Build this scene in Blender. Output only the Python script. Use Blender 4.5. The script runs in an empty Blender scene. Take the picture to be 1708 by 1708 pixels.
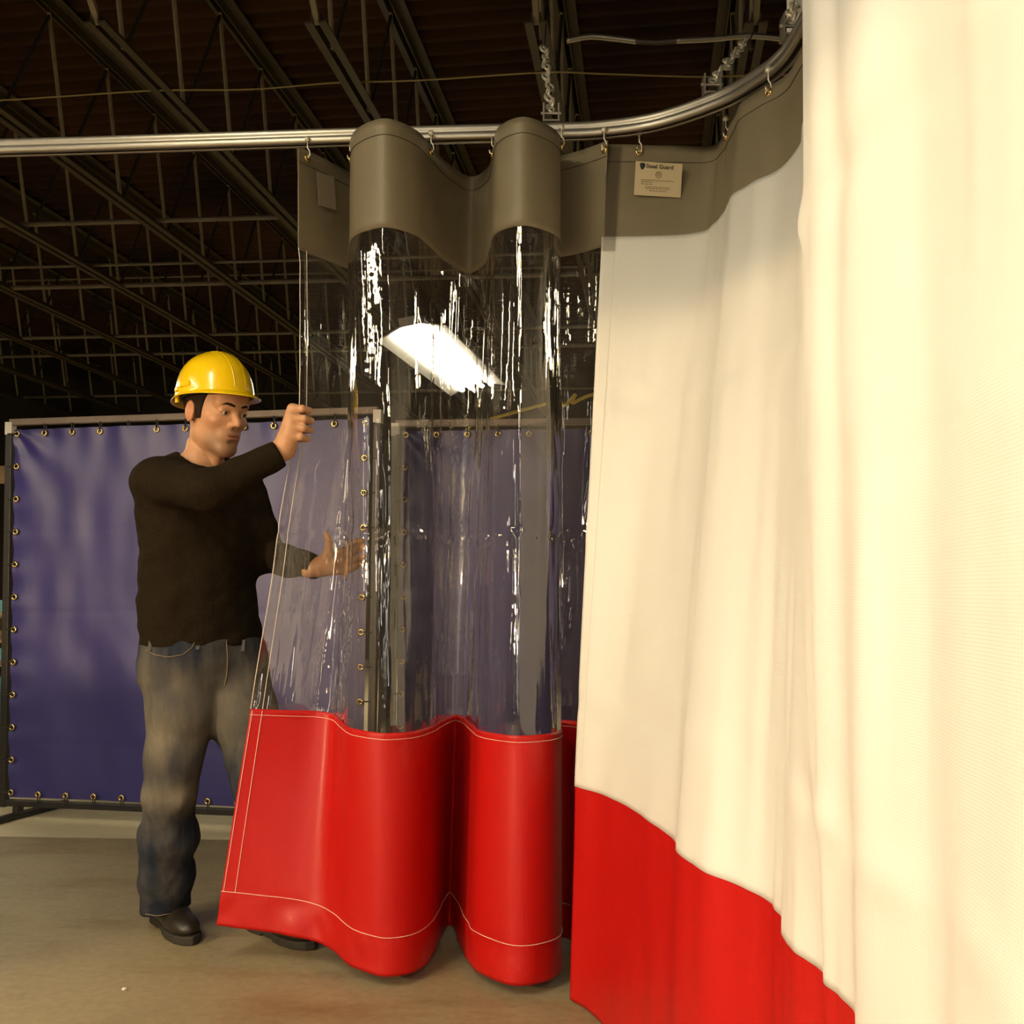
import bpy, bmesh, math, random
import numpy as np
from mathutils import Vector, Matrix

# ------------------------------------------------------------------ camera
F, CX, HY, H = 1700.0, 854.0, 985.0, 1.08      # focal length and horizon in 1708-px units, eye height
scene = bpy.context.scene
COL = scene.collection
cam_d = bpy.data.cameras.new('camera'); cam = bpy.data.objects.new('camera', cam_d); COL.objects.link(cam)
cam.location = (0, 0, H); cam.rotation_euler = (math.pi / 2, 0, 0)
cam_d.sensor_width = 36; cam_d.lens = 36 * F / 1708; cam_d.shift_y = (HY - 854) / 1708; cam_d.clip_start = 0.02
scene.camera = cam

# ------------------------------------------------------------------ world, exposure
w = bpy.data.worlds.new('world'); scene.world = w; w.use_nodes = True
w.node_tree.nodes['Background'].inputs[0].default_value = (0.9, 0.8, 0.6, 1)
w.node_tree.nodes['Background'].inputs[1].default_value = 0.01
vs = scene.view_settings
vs.view_transform = 'Standard'; vs.look = 'None'; vs.gamma = 1; vs.use_curve_mapping = False
vs.exposure = -0.42
TUBE_POWER = 58.0        # each overhead fluorescent fixture
WORK_LAMP_POWER = 620.0  # the warm work lamp on its stand, off to the side
TUBE_COL = (1.0, 0.83, 0.52)
WARM_COL = (1.0, 0.72, 0.42)
# (x, y, z, power factor) of fluorescent fixtures; the first is the one in view, the rest hang in rows behind the camera and beyond the screens
FIXTURES = [(-0.60, 9.65, 3.22, 0.9), (-1.7, 0.4, 3.3, 1.0), (-4.6, 1.2, 3.3, 1.0), (0.1, -3.4, 3.3, 1.0), (-3.2, -4.0, 3.3, 1.0), (-0.6, -7.3, 3.3, 1.0), (-5.2, 7.5, 3.3, 1.3), (4.2, 7.0, 3.3, 0.8)]
LAMP_POS = (-3.6, -0.3, 1.5)
LAMP2_POS, LAMP2_AIM, LAMP2_POWER = (-1.3, -1.3, 1.55), (0.62, 0.80, 0.95), 170.0   # unseen lamp added to brighten the near white curtain

random.seed(7)
rng = np.random.default_rng(11)

# ------------------------------------------------------------------ helpers
def at(x, y, Y):
    """the world point that stands Y metres out and shows at pixel x, y"""
    return (( x - CX) * Y / F, Y, H + (HY - y) * Y / F)

def tag(o, label=None, cat=None, group=None, kind=None):
    for k, v in (('label', label), ('category', cat), ('group', group), ('kind', kind)):
        if v: o[k] = v
    return o

def empty(name, loc=(0, 0, 0), label=None, cat=None, group=None):
    o = bpy.data.objects.new(name, None); COL.objects.link(o); o.location = loc
    o.empty_display_size = 0.1
    return tag(o, label, cat, group)

def world_base(parent):
    v = Vector((0, 0, 0))
    while parent is not None:
        v += parent.location; parent = parent.parent
    return v

def link(name, me, mat=None, parent=None, loc=None, smooth=False):
    """one mesh object; mesh in world coordinates unless loc is given"""
    o = bpy.data.objects.new(name, me); COL.objects.link(o)
    if mat is not None and len(me.materials) == 0: me.materials.append(mat)
    if parent is not None: o.parent = parent
    if loc is None:
        o.location = -world_base(parent)
    else:
        o.location = loc
    if smooth and len(me.polygons):
        me.polygons.foreach_set('use_smooth', [True] * len(me.polygons))
    return o

def mesh_np(name, V, Q):
    V = np.ascontiguousarray(V, np.float32); Q = np.ascontiguousarray(Q, np.int32)
    me = bpy.data.meshes.new(name)
    n = Q.shape[1]
    me.vertices.add(len(V)); me.vertices.foreach_set('co', V.ravel())
    me.loops.add(Q.size); me.loops.foreach_set('vertex_index', Q.ravel())
    me.polygons.add(len(Q)); me.polygons.foreach_set('loop_start', np.arange(0, Q.size, n, dtype=np.int32))
    me.polygons.foreach_set('loop_total', np.full(len(Q), n, np.int32))
    me.update(calc_edges=True); me.validate()
    return me

class MB:
    """collects boxes, tubes and prisms for ONE part"""
    def __init__(s): s.v = []; s.f = []
    def box(s, c, d, rot=None, bev=0.0):
        n = len(s.v); R = rot if rot is not None else Matrix.Identity(3)
        hx, hy, hz = d[0] / 2, d[1] / 2, d[2] / 2
        for sx in (-1, 1):
            for sy in (-1, 1):
                for sz in (-1, 1):
                    p = R @ Vector((sx * hx, sy * hy, sz * hz)) + Vector(c); s.v.append(tuple(p))
        for q in ((0, 1, 3, 2), (4, 6, 7, 5), (0, 4, 5, 1), (2, 3, 7, 6), (0, 2, 6, 4), (1, 5, 7, 3)):
            s.f.append(tuple(n + i for i in q))
        return s
    def bar(s, a, b, wd, ht):
        a, b = Vector(a), Vector(b); d = b - a
        R = d.to_track_quat('Y', 'Z').to_matrix()
        return s.box((a + b) / 2, (wd, d.length, ht), R)
    def tube(s, pts, r, n=8, closed=False, caps=True):
        pts = [Vector(p) for p in pts]; N = len(pts); rr = r if hasattr(r, '__len__') else [r] * N
        base = len(s.v); up = Vector((0, 0, 1)); prev = None
        for i, p in enumerate(pts):
            if closed: t = pts[(i + 1) % N] - pts[i - 1]
            else: t = pts[min(i + 1, N - 1)] - pts[max(i - 1, 0)]
            t.normalize()
            if prev is None:
                a = t.orthogonal().normalized()
            else:
                a = prev - t * prev.dot(t)
                a = a.normalized() if a.length > 1e-6 else t.orthogonal().normalized()
            prev = a; b = t.cross(a)
            for k in range(n):
                an = 2 * math.pi * k / n
                s.v.append(tuple(p + a * (math.cos(an) * rr[i]) + b * (math.sin(an) * rr[i])))
        R = N if closed else N - 1
        for i in range(R):
            j = (i + 1) % N
            for k in range(n):
                k2 = (k + 1) % n
                s.f.append((base + i * n + k, base + i * n + k2, base + j * n + k2, base + j * n + k))
        if caps and not closed:
            s.f.append(tuple(base + k for k in reversed(range(n)))); s.f.append(tuple(base + (N - 1) * n + k for k in range(n)))
        return s
    def prism(s, poly, a, b):
        """polygon of (p, q) offsets swept from frame a to frame b; frame = (origin, axis_p, axis_q)"""
        n = len(s.v); m = len(poly)
        for fr in (a, b):
            o, p, q = (Vector(x) for x in fr)
            for (u, v) in poly: s.v.append(tuple(o + p * u + q * v))
        for k in range(m):
            k2 = (k + 1) % m; s.f.append((n + k, n + k2, n + m + k2, n + m + k))
        s.f.append(tuple(n + k for k in reversed(range(m)))); s.f.append(tuple(n + m + k for k in range(m)))
        return s
    def mesh(s, name):
        me = bpy.data.meshes.new(name); me.from_pydata(s.v, [], s.f); me.update()
        bm = bmesh.new(); bm.from_mesh(me); bmesh.ops.recalc_face_normals(bm, faces=bm.faces); bm.to_mesh(me); bm.free()
        return me
    def build(s, name, mat, parent=None, smooth=False, bevel=0.0):
        o = link(name, s.mesh(name), mat, parent, smooth=smooth)
        if bevel:
            m = o.modifiers.new('bevel', 'BEVEL'); m.width = bevel; m.segments = 2; m.limit_method = 'ANGLE'
        return o

# ------------------------------------------------------------------ materials
MATS = {}
def mat(name, col, rough=0.6, metal=0.0, spec=0.5, noise=None, bump=None, coat=0.0, emit=None, estr=0.0, attr=False, coord='Object'):
    """principled material; noise=(scale, second colour, contrast, stretch), bump=(scale, strength, stretch)"""
    m = bpy.data.materials.new(name); m.use_nodes = True; nt = m.node_tree; N = nt.nodes; L = nt.links
    b = N['Principled BSDF']
    b.inputs['Base Color'].default_value = (*col, 1); b.inputs['Roughness'].default_value = rough
    b.inputs['Metallic'].default_value = metal; b.inputs['Specular IOR Level'].default_value = spec
    b.inputs['Coat Weight'].default_value = coat
    tc = N.new('ShaderNodeTexCoord')
    def coords(stretch):
        mp = N.new('ShaderNodeMapping'); mp.inputs['Scale'].default_value = stretch
        L.new(tc.outputs[coord], mp.inputs['Vector']); return mp.outputs[0]
    src = None
    if attr:
        a = N.new('ShaderNodeAttribute'); a.attribute_name = 'Col'; src = a.outputs['Color']
        L.new(src, b.inputs['Base Color'])
    if noise:
        sc, c2, contrast, st = noise
        n = N.new('ShaderNodeTexNoise'); n.inputs['Scale'].default_value = sc; n.inputs['Detail'].default_value = 6; n.inputs['Roughness'].default_value = 0.62
        L.new(coords(st), n.inputs['Vector'])
        r = N.new('ShaderNodeValToRGB'); r.color_ramp.elements[0].position = 0.5 - contrast; r.color_ramp.elements[1].position = 0.5 + contrast
        r.color_ramp.elements[0].color = (*c2, 1); r.color_ramp.elements[1].color = (*col, 1)
        L.new(n.outputs['Fac'], r.inputs[0])
        if src is not None:
            r.color_ramp.elements[1].color = (1, 1, 1, 1)
            mx = N.new('ShaderNodeMix'); mx.data_type = 'RGBA'; mx.blend_type = 'MULTIPLY'; mx.inputs[0].default_value = 1
            L.new(src, mx.inputs[6]); L.new(r.outputs[0], mx.inputs[7]); L.new(mx.outputs[2], b.inputs['Base Color'])
        else:
            L.new(r.outputs[0], b.inputs['Base Color'])
    if bump:
        sc, stg, st = bump
        n = N.new('ShaderNodeTexNoise'); n.inputs['Scale'].default_value = sc; n.inputs['Detail'].default_value = 4
        L.new(coords(st), n.inputs['Vector'])
        bp = N.new('ShaderNodeBump'); bp.inputs['Strength'].default_value = stg; bp.inputs['Distance'].default_value = 0.01
        L.new(n.outputs['Fac'], bp.inputs['Height']); L.new(bp.outputs[0], b.inputs['Normal'])
    if emit:
        b.inputs['Emission Color'].default_value = (*emit, 1); b.inputs['Emission Strength'].default_value = estr
    MATS[name] = m
    return m

ONE = (1, 1, 1)
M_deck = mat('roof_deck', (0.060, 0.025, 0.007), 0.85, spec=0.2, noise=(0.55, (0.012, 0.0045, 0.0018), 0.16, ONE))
M_joist = mat('joist_paint', (0.075, 0.052, 0.020), 0.5, noise=(9, (0.045, 0.032, 0.013), 0.3, ONE))
M_rod = mat('lit_web_rod', (0.30, 0.25, 0.14), 0.45, noise=(20, (0.2, 0.16, 0.09), 0.3, ONE))  # web uprights coloured pale for the light they catch
M_dark_rod = mat('shaded_web_rod', (0.03, 0.023, 0.012), 0.7)  # diagonals of the same webs, coloured dark as if in shade
M_pipe = mat('bridging_pipe', (0.20, 0.165, 0.10), 0.5, noise=(6, (0.10, 0.08, 0.05), 0.3, ONE))
M_galv = mat('galvanised_track', (0.52, 0.48, 0.40), 0.40, metal=0.9, noise=(14, (0.36, 0.33, 0.27), 0.35, (0.2, 1, 1)))
M_chain = mat('zinc_chain', (0.72, 0.66, 0.52), 0.35, metal=0.45)
M_brass = mat('brass', (0.85, 0.62, 0.22), 0.25, metal=1.0)
M_frame = mat('black_frame_paint', (0.018, 0.015, 0.013), 0.45)
M_topbar = mat('lit_top_bar', (0.30, 0.22, 0.17), 0.5, noise=(12, (0.19, 0.14, 0.11), 0.3, ONE))  # bar of the black frame, coloured tan for the light on it
M_tape = mat('white_tape', (0.75, 0.7, 0.62), 0.5)
M_cable = mat('yellow_cable', (0.32, 0.25, 0.08), 0.5)
M_rope = mat('yellow_rope', (0.75, 0.52, 0.05), 0.6)
M_wood = mat('pallet_wood', (0.42, 0.28, 0.14), 0.75, noise=(5, (0.22, 0.14, 0.07), 0.3, (1, 8, 8)), bump=(20, 0.2, (1, 8, 8)))
M_teal = mat('teal_paint', (0.03, 0.22, 0.24), 0.4)
M_wall = mat('wall_paint', (0.05, 0.038, 0.022), 0.85, noise=(0.8, (0.035, 0.026, 0.016), 0.3, ONE))
M_column = mat('column_paint', (0.17, 0.18, 0.14), 0.5, noise=(4, (0.12, 0.12, 0.09), 0.3, (1, 1, 0.2)))
M_housing = mat('fixture_white', (0.75, 0.73, 0.66), 0.4)
M_tube_on = mat('lit_tube', (1, 1, 1), 0.4, emit=(1.0, 0.93, 0.74), estr=30)
M_lens_on = mat('lit_work_lamp', (1, 1, 1), 0.4, emit=WARM_COL, estr=40)
M_black = mat('black_plastic', (0.02, 0.02, 0.02), 0.4)
M_tagmat = mat('tag_card', (0.52, 0.42, 0.25), 0.6)
M_tagback = mat('tag_back', (0.24, 0.20, 0.14), 0.6)
M_ink = mat('tag_ink', (0.06, 0.05, 0.03), 0.7)
M_ink_soft = mat('tag_small_print', (0.20, 0.15, 0.08), 0.7)
M_shield = mat('tag_shield', (0.008, 0.02, 0.012), 0.6)
M_seam = mat('pale_thread', (0.78, 0.52, 0.42), 0.6)
M_seam_clear = mat('clear_thread', (0.62, 0.54, 0.44), 0.4)
M_seam_dark = mat('dark_thread', (0.05, 0.04, 0.03), 0.7)

def floor_material():
    m = bpy.data.materials.new('concrete'); m.use_nodes = True; nt = m.node_tree; N = nt.nodes; L = nt.links
    b = N['Principled BSDF']; b.inputs['Roughness'].default_value = 0.55
    tc = N.new('ShaderNodeTexCoord')
    n1 = N.new('ShaderNodeTexNoise'); n1.inputs['Scale'].default_value = 0.9; n1.inputs['Detail'].default_value = 9; n1.inputs['Roughness'].default_value = 0.65
    n2 = N.new('ShaderNodeTexNoise'); n2.inputs['Scale'].default_value = 38; n2.inputs['Detail'].default_value = 6
    mp = N.new('ShaderNodeMapping'); mp.inputs['Scale'].default_value = (0.8, 2.6, 1)
    n3 = N.new('ShaderNodeTexNoise'); n3.inputs['Scale'].default_value = 1.7; n3.inputs['Detail'].default_value = 8; n3.inputs['Roughness'].default_value = 0.7
    L.new(tc.outputs['Object'], n1.inputs['Vector']); L.new(tc.outputs['Object'], n2.inputs['Vector'])
    L.new(tc.outputs['Object'], mp.inputs['Vector']); L.new(mp.outputs[0], n3.inputs['Vector'])
    r1 = N.new('ShaderNodeValToRGB'); e = r1.color_ramp.elements
    e[0].position = 0.32; e[0].color = (0.225, 0.175, 0.095, 1); e[1].position = 0.7; e[1].color = (0.32, 0.255, 0.145, 1)
    L.new(n1.outputs['Fac'], r1.inputs[0])
    r3 = N.new('ShaderNodeValToRGB'); e = r3.color_ramp.elements
    e[0].position = 0.30; e[0].color = (0.72, 0.60, 0.46, 1); e[1].position = 0.5; e[1].color = (1, 1, 1, 1)
    L.new(n3.outputs['Fac'], r3.inputs[0])
    r2 = N.new('ShaderNodeValToRGB'); e = r2.color_ramp.elements
    e[0].position = 0.3; e[0].color = (0.86, 0.86, 0.86, 1); e[1].position = 0.7; e[1].color = (1.08, 1.08, 1.08, 1)
    L.new(n2.outputs['Fac'], r2.inputs[0])
    def mul(a, c):
        mx = N.new('ShaderNodeMix'); mx.data_type = 'RGBA'; mx.blend_type = 'MULTIPLY'; mx.inputs[0].default_value = 1
        L.new(a, mx.inputs[6]); L.new(c, mx.inputs[7]); return mx.outputs[2]
    c = mul(mul(r1.outputs[0], r3.outputs[0]), r2.outputs[0])
    L.new(c, b.inputs['Base Color'])
    bp = N.new('ShaderNodeBump'); bp.inputs['Strength'].default_value = 0.15; bp.inputs['Distance'].default_value = 0.004
    L.new(n2.outputs['Fac'], bp.inputs['Height']); L.new(bp.outputs[0], b.inputs['Normal'])
    return m
M_floor = floor_material()
M_floor_pale = mat('pale_concrete', (0.60, 0.52, 0.34), 0.6, noise=(3, (0.48, 0.41, 0.26), 0.3, (0.6, 2, 1)))

def vinyl(name, col, rough, weave, sheen=0.5, translucent=0.0, wrinkle=0.0, col2=None, coat=0.0, tl_col=None):
    """coated fabric: UVs in metres, woven relief, soft crumple"""
    m = bpy.data.materials.new(name); m.use_nodes = True; nt = m.node_tree; N = nt.nodes; L = nt.links
    b = N['Principled BSDF']; b.inputs['Base Color'].default_value = (*col, 1); b.inputs['Roughness'].default_value = rough
    b.inputs['Specular IOR Level'].default_value = sheen; b.inputs['Coat Weight'].default_value = coat; b.inputs['Coat Roughness'].default_value = 0.22
    uv = N.new('ShaderNodeTexCoord')
    h = None
    def add(x, y):
        if x is None: return y
        a = N.new('ShaderNodeMath'); a.operation = 'ADD'; L.new(x, a.inputs[0]); L.new(y, a.inputs[1]); return a.outputs[0]
    if weave:
        for ax in ('X', 'Y'):
            wv = N.new('ShaderNodeTexWave'); wv.bands_direction = ax; wv.inputs['Scale'].default_value = weave; wv.inputs['Distortion'].default_value = 0
            L.new(uv.outputs['UV'], wv.inputs['Vector'])
            ml = N.new('ShaderNodeMath'); ml.operation = 'MULTIPLY'; ml.inputs[1].default_value = 0.022
            L.new(wv.outputs['Fac'], ml.inputs[0]); h = add(h, ml.outputs[0])
    if wrinkle:
        mp = N.new('ShaderNodeMapping'); mp.inputs['Scale'].default_value = (1, 0.35, 1); L.new(uv.outputs['UV'], mp.inputs['Vector'])
        n = N.new('ShaderNodeTexNoise'); n.inputs['Scale'].default_value = 9; n.inputs['Detail'].default_value = 3; n.inputs['Distortion'].default_value = 0.6
        L.new(mp.outputs[0], n.inputs['Vector'])
        ml = N.new('ShaderNodeMath'); ml.operation = 'MULTIPLY'; ml.inputs[1].default_value = wrinkle
        L.new(n.outputs['Fac'], ml.inputs[0]); h = add(h, ml.outputs[0])
    if h is not None:
        bp = N.new('ShaderNodeBump'); bp.inputs['Strength'].default_value = 0.6; bp.inputs['Distance'].default_value = 0.01
        L.new(h, bp.inputs['Height']); L.new(bp.outputs[0], b.inputs['Normal'])
    if col2:
        n = N.new('ShaderNodeTexNoise'); n.inputs['Scale'].default_value = 5; n.inputs['Detail'].default_value = 5; L.new(uv.outputs['UV'], n.inputs['Vector'])
        r = N.new('ShaderNodeValToRGB'); r.color_ramp.elements[0].color = (*col2, 1); r.color_ramp.elements[1].color = (*col, 1)
        r.color_ramp.elements[0].position = 0.3; r.color_ramp.elements[1].position = 0.7
        L.new(n.outputs['Fac'], r.inputs[0]); L.new(r.outputs[0], b.inputs['Base Color'])
    if translucent:
        t = N.new('ShaderNodeBsdfTranslucent'); t.inputs[0].default_value = (*(tl_col or col), 1)
        mx = N.new('ShaderNodeMixShader'); mx.inputs[0].default_value = translucent
        L.new(b.outputs[0], mx.inputs[1]); L.new(t.outputs[0], mx.inputs[2]); L.new(mx.outputs[0], N['Material Output'].inputs[0])
    return m
M_red = vinyl('red_vinyl', (0.47, 0.0065, 0.0045), 0.40, 90, sheen=0.30, wrinkle=0.25, translucent=0.06, coat=0.08)
M_grey = vinyl('grey_vinyl', (0.215, 0.175, 0.108), 0.45, 90, sheen=0.4, wrinkle=0.15, col2=(0.19, 0.155, 0.094))
M_white = vinyl('white_vinyl', (0.80, 0.775, 0.70), 0.42, 90, sheen=0.4, wrinkle=0.35, translucent=0.14)
M_blue = vinyl('blue_vinyl', (0.019, 0.013, 0.165), 0.50, 0, sheen=1.0, wrinkle=0.30, col2=(0.016, 0.011, 0.140), coat=0.0)

def clear_vinyl():
    """thin clear sheet: tinted see-through film with mirror-like gloss on its crumpled face"""
    m = bpy.data.materials.new('clear_vinyl'); m.use_nodes = True; nt = m.node_tree; N = nt.nodes; L = nt.links
    N.remove(N['Principled BSDF'])
    uv = N.new('ShaderNodeTexCoord'); mp = N.new('ShaderNodeMapping'); mp.inputs['Scale'].default_value = (1, 0.06, 1); L.new(uv.outputs['UV'], mp.inputs['Vector'])
    n = N.new('ShaderNodeTexNoise'); n.inputs['Scale'].default_value = 24; n.inputs['Detail'].default_value = 3; n.inputs['Distortion'].default_value = 0.4
    L.new(mp.outputs[0], n.inputs['Vector'])
    n2 = N.new('ShaderNodeTexNoise'); n2.inputs['Scale'].default_value = 18; n2.inputs['Detail'].default_value = 2
    L.new(uv.outputs['UV'], n2.inputs['Vector'])
    ml = N.new('ShaderNodeMath'); ml.operation = 'MULTIPLY'; ml.inputs[1].default_value = 0.22; L.new(n2.outputs['Fac'], ml.inputs[0])
    ad = N.new('ShaderNodeMath'); ad.operation = 'ADD'; L.new(n.outputs['Fac'], ad.inputs[0]); L.new(ml.outputs[0], ad.inputs[1])
    bp = N.new('ShaderNodeBump'); bp.inputs['Strength'].default_value = 0.48; bp.inputs['Distance'].default_value = 0.01; L.new(ad.outputs[0], bp.inputs['Height'])
    tr = N.new('ShaderNodeBsdfTransparent'); tr.inputs[0].default_value = (0.93, 0.915, 0.89, 1)
    gl = N.new('ShaderNodeBsdfGlossy'); gl.inputs['Roughness'].default_value = 0.03; gl.inputs[0].default_value = (1, 0.97, 0.9, 1)
    df = N.new('ShaderNodeBsdfTranslucent'); df.inputs[0].default_value = (0.75, 0.68, 0.6, 1)
    dd = N.new('ShaderNodeBsdfDiffuse'); dd.inputs[0].default_value = (0.75, 0.68, 0.6, 1)
    L.new(bp.outputs[0], gl.inputs['Normal'])
    fr = N.new('ShaderNodeFresnel'); fr.inputs[0].default_value = 1.5; L.new(bp.outputs[0], fr.inputs['Normal'])
    f2 = N.new('ShaderNodeMath'); f2.operation = 'MULTIPLY'; f2.inputs[1].default_value = 2.3; f2.use_clamp = True; L.new(fr.outputs[0], f2.inputs[0])
    hz = N.new('ShaderNodeMixShader'); hz.inputs[0].default_value = 0.5; L.new(df.outputs[0], hz.inputs[1]); L.new(dd.outputs[0], hz.inputs[2])
    h2 = N.new('ShaderNodeMixShader'); h2.inputs[0].default_value = 0.045; L.new(tr.outputs[0], h2.inputs[1]); L.new(hz.outputs[0], h2.inputs[2])
    mx = N.new('ShaderNodeMixShader'); L.new(f2.outputs[0], mx.inputs[0]); L.new(h2.outputs[0], mx.inputs[1]); L.new(gl.outputs[0], mx.inputs[2])
    L.new(mx.outputs[0], N['Material Output'].inputs[0])
    return m
M_clear = clear_vinyl()

# ------------------------------------------------------------------ noise
_T = rng.random((64, 64, 64)).astype(np.float32)
def vnoise(x, y, z):
    """smooth value noise in -1..1"""
    xi, yi, zi = np.floor(x).astype(int), np.floor(y).astype(int), np.floor(z).astype(int)
    fx, fy, fz = x - xi, y - yi, z - zi
    fx, fy, fz = (t * t * (3 - 2 * t) for t in (fx, fy, fz))
    def g(a, b, c): return _T[(xi + a) & 63, (yi + b) & 63, (zi + c) & 63]
    r = 0
    for a, wa in ((0, 1 - fx), (1, fx)):
        for b, wb in ((0, 1 - fy), (1, fy)):
            for c, wc in ((0, 1 - fz), (1, fz)):
                r = r + wa * wb * wc * g(a, b, c)
    return r * 2 - 1

# ------------------------------------------------------------------ the room
def struct(o): o['kind'] = 'structure'; return o
ZB, ZT = 3.58, 4.36          # joist bottom chord, underside of the roof deck
XL, XR, YN, YF = -6.6, 8.0, -9.0, 16.0
PALE_Y = 4.46                # where the older, paler slab begins
def slab(name, x0, x1, y0, y1, z0, z1, m, nx=1, parent=None):
    b = MB(); b.box(((x0 + x1) / 2, (y0 + y1) / 2, (z0 + z1) / 2), (x1 - x0, y1 - y0, z1 - z0)); return b.build(name, m, parent)
fl = MB()
# joint runs slightly askew, nearer on the right
def joint_y(x): return 4.46 - 0.055 * (x + 2.0)
n = 0
fl.v = [(XL, YN, 0), (XR, YN, 0), (XR, joint_y(XR), 0), (XL, joint_y(XL), 0), (XL, YN, -0.1), (XR, YN, -0.1), (XR, joint_y(XR), -0.1), (XL, joint_y(XL), -0.1)]
fl.f = [(0, 1, 2, 3), (4, 7, 6, 5), (0, 4, 5, 1), (2, 6, 7, 3), (0, 3, 7, 4), (1, 5, 6, 2)]
floor = struct(fl.build('floor', M_floor))
fp = MB()
fp.v = [(XL, joint_y(XL) + .004, 0), (XR, joint_y(XR) + .004, 0), (XR, YF, 0), (XL, YF, 0), (XL, joint_y(XL) + .004, -0.1), (XR, joint_y(XR) + .004, -0.1), (XR, YF, -0.1), (XL, YF, -0.1)]
fp.f = fl.f
pale = fp.build('floor_slab', M_floor_pale, floor)
for nm, a in (('wall_back', (XL, XR, YF, YF + .15)), ('wall_left', (XL - .15, XL, YN, YF)), ('wall_right', (XR, XR + .15, YN, YF)), ('wall_front', (XL, XR, YN - .15, YN))):
    struct(slab(nm, *a, 0, ZT + .12, M_wall))
M_glow_pane = mat('glowing_pane', (0.9, 0.9, 0.9), 0.3, emit=(1.0, 0.97, 0.88), estr=11)
# tall glowing slits added behind the camera to reflect as streaks in the clear vinyl
for k, (wx, wy, side) in enumerate(((XL + .03, -1.4, 'x'), (XL + .03, -5.2, 'x'), (-4.3, YN + .03, 'y'), (-2.0, YN + .03, 'y'), (0.3, YN + .03, 'y'))):
    sx, sy = (.03, .36) if side == 'x' else (.36, .03)
    b = MB(); b.box((wx, wy, 1.75), (sx, sy, 2.5)); wn_ = struct(b.build('added_window_%d' % (k + 1), M_glow_pane))
    b = MB(); fx, fy = (.05, .04) if side == 'x' else (.04, .05)
    for q in (-1, 1):
        ox, oy = (0, q * .20) if side == 'x' else (q * .20, 0)
        b.box((wx + ox, wy + oy, 1.75), (fx, fy, 2.58))
        b.box((wx, wy, 1.75 + q * 1.27), (fx if side == 'x' else .44, fy if side == 'y' else .44, .04))
    b.build('added_window_frame', M_housing, wn_)

# corrugated roof deck, ribs run across the joists
DIR = Vector((0.135, 1, 0)).normalized()        # the joists' run
CROSS = Vector((DIR.y, -DIR.x, 0))
def deck():
    V, Q = [], []
    pitch, prof = 0.15, ((0, 0), (0.05, 0), (0.068, 0.038), (0.132, 0.038))
    y = -11; rows = []
    while y < 18.0:
        for (dy, dz) in prof: rows.append((y + dy, dz))
        y += pitch
    for (yy, dz) in rows:
        for xx in (-13, 13):
            p = Vector((0, 0, 0)) + DIR * yy + CROSS * xx; V.append((p.x, p.y, ZT + 0.09 + dz))
    for i in range(len(rows) - 1): Q.append((2 * i, 2 * i + 2, 2 * i + 3, 2 * i + 1))
    return mesh_np('ceiling', np.array(V), np.array(Q))
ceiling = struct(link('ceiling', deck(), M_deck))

# ------------------------------------------------------------------ bar joists (chords, upright rods, slanting rods)
J0, J1, PANEL = 3.7, 15.4, 0.62
def chord_mesh(name, y0, y1, wd, ht, gap):
    b = MB()
    for sgn in (-1, 1):
        xo = sgn * (gap / 2)
        # an angle iron: flange + leg
        b.box((xo + sgn * wd / 2, (y0 + y1) / 2, 0), (wd, y1 - y0, 0.008))
        b.box((xo + sgn * 0.004, (y0 + y1) / 2, ht / 2), (0.008, y1 - y0, ht))
    return b.mesh(name)
me_top = chord_mesh('joist', J0, J1, 0.062, -0.06, 0.03)
me_bot = chord_mesh('bottom_chord', 4.52, J1, 0.038, 0.042, 0.026)
b = MB(); b.tube([(0, .15, ZB + .01), (0, -0.02, ZT)], 0.0125, 6); me_up = b.mesh('web_upright')
b = MB(); b.tube([(0, .15, ZB + .01), (0, PANEL - .02, ZT)], 0.010, 6); me_di = b.mesh('web_diagonal')
b = MB(); b.bar((0, 4.56, ZB + .01), (0, J0 + .1, ZT), 0.026, 0.026); me_end = b.mesh('end_web')
SP = 0.97
for k in range(-3, 10):
    x0 = -0.5 - SP * (k - 0) 
    # offset of the joist from the eye, measured across the joists
    base = Vector((x0, 0, 0))
    ang = -math.atan2(DIR.x, DIR.y)
    j = link('joist', me_top, M_joist, ceiling, loc=(x0, 0, ZT + .07)); j.rotation_euler.z = ang
    bc = link('bottom_chord', me_bot, M_joist, j, loc=(0, 0, ZB - ZT - .07))
    e = link('end_web', me_end, M_rod, j, loc=(0, 0, -ZT - .07))
    y = 4.62; i = 0
    while y + PANEL < J1:
        u = link('web_upright', me_up, M_rod, j, loc=(0.0, y, -ZT - .07))
        d = link('web_diagonal', me_di, M_dark_rod, j, loc=(0.0, y + 0.01, -ZT - .07))
        y += PANEL; i += 1
# round bridging pipes tied across the joists
for (yy, z, r) in ((6.95, ZB + .05, .017), (7.85, ZB + .05, .012), (8.28, ZB + .02, .019), (9.95, ZB + .03, .017), (10.75, ZB + .04, .017), (13.0, ZB + .04, .017), (10.3, ZT - .06, .012)):
    b = MB(); b.tube([(-8.5, yy + 0.085 * 7, z), (-5, yy + 0.085 * 3.4, z + .004), (-2, yy + 0.085 * .5, z), (1, yy - .085 * 2.2, z + .005), (6, yy - 0.085 * 6.5, z)], r, 8)
    b.build('bridging_pipe', M_pipe, ceiling, smooth=True)
# carrying girder over the near joist ends
b = MB(); b.bar((-8.9, 3.62 + 1.1, ZT + .02), (7.9, 3.62 - 1.1, ZT + .02), 0.16, 0.03); b.bar((-8.9, 3.62 + 1.1, ZT - .2), (7.9, 3.62 - 1.1, ZT - .2), 0.012, 0.42); b.bar((-8.9, 3.62 + 1.1, ZT - .41), (7.9, 3.62 - 1.1, ZT - .41), 0.16, 0.02)
b.build('girder', M_joist, ceiling)

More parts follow.
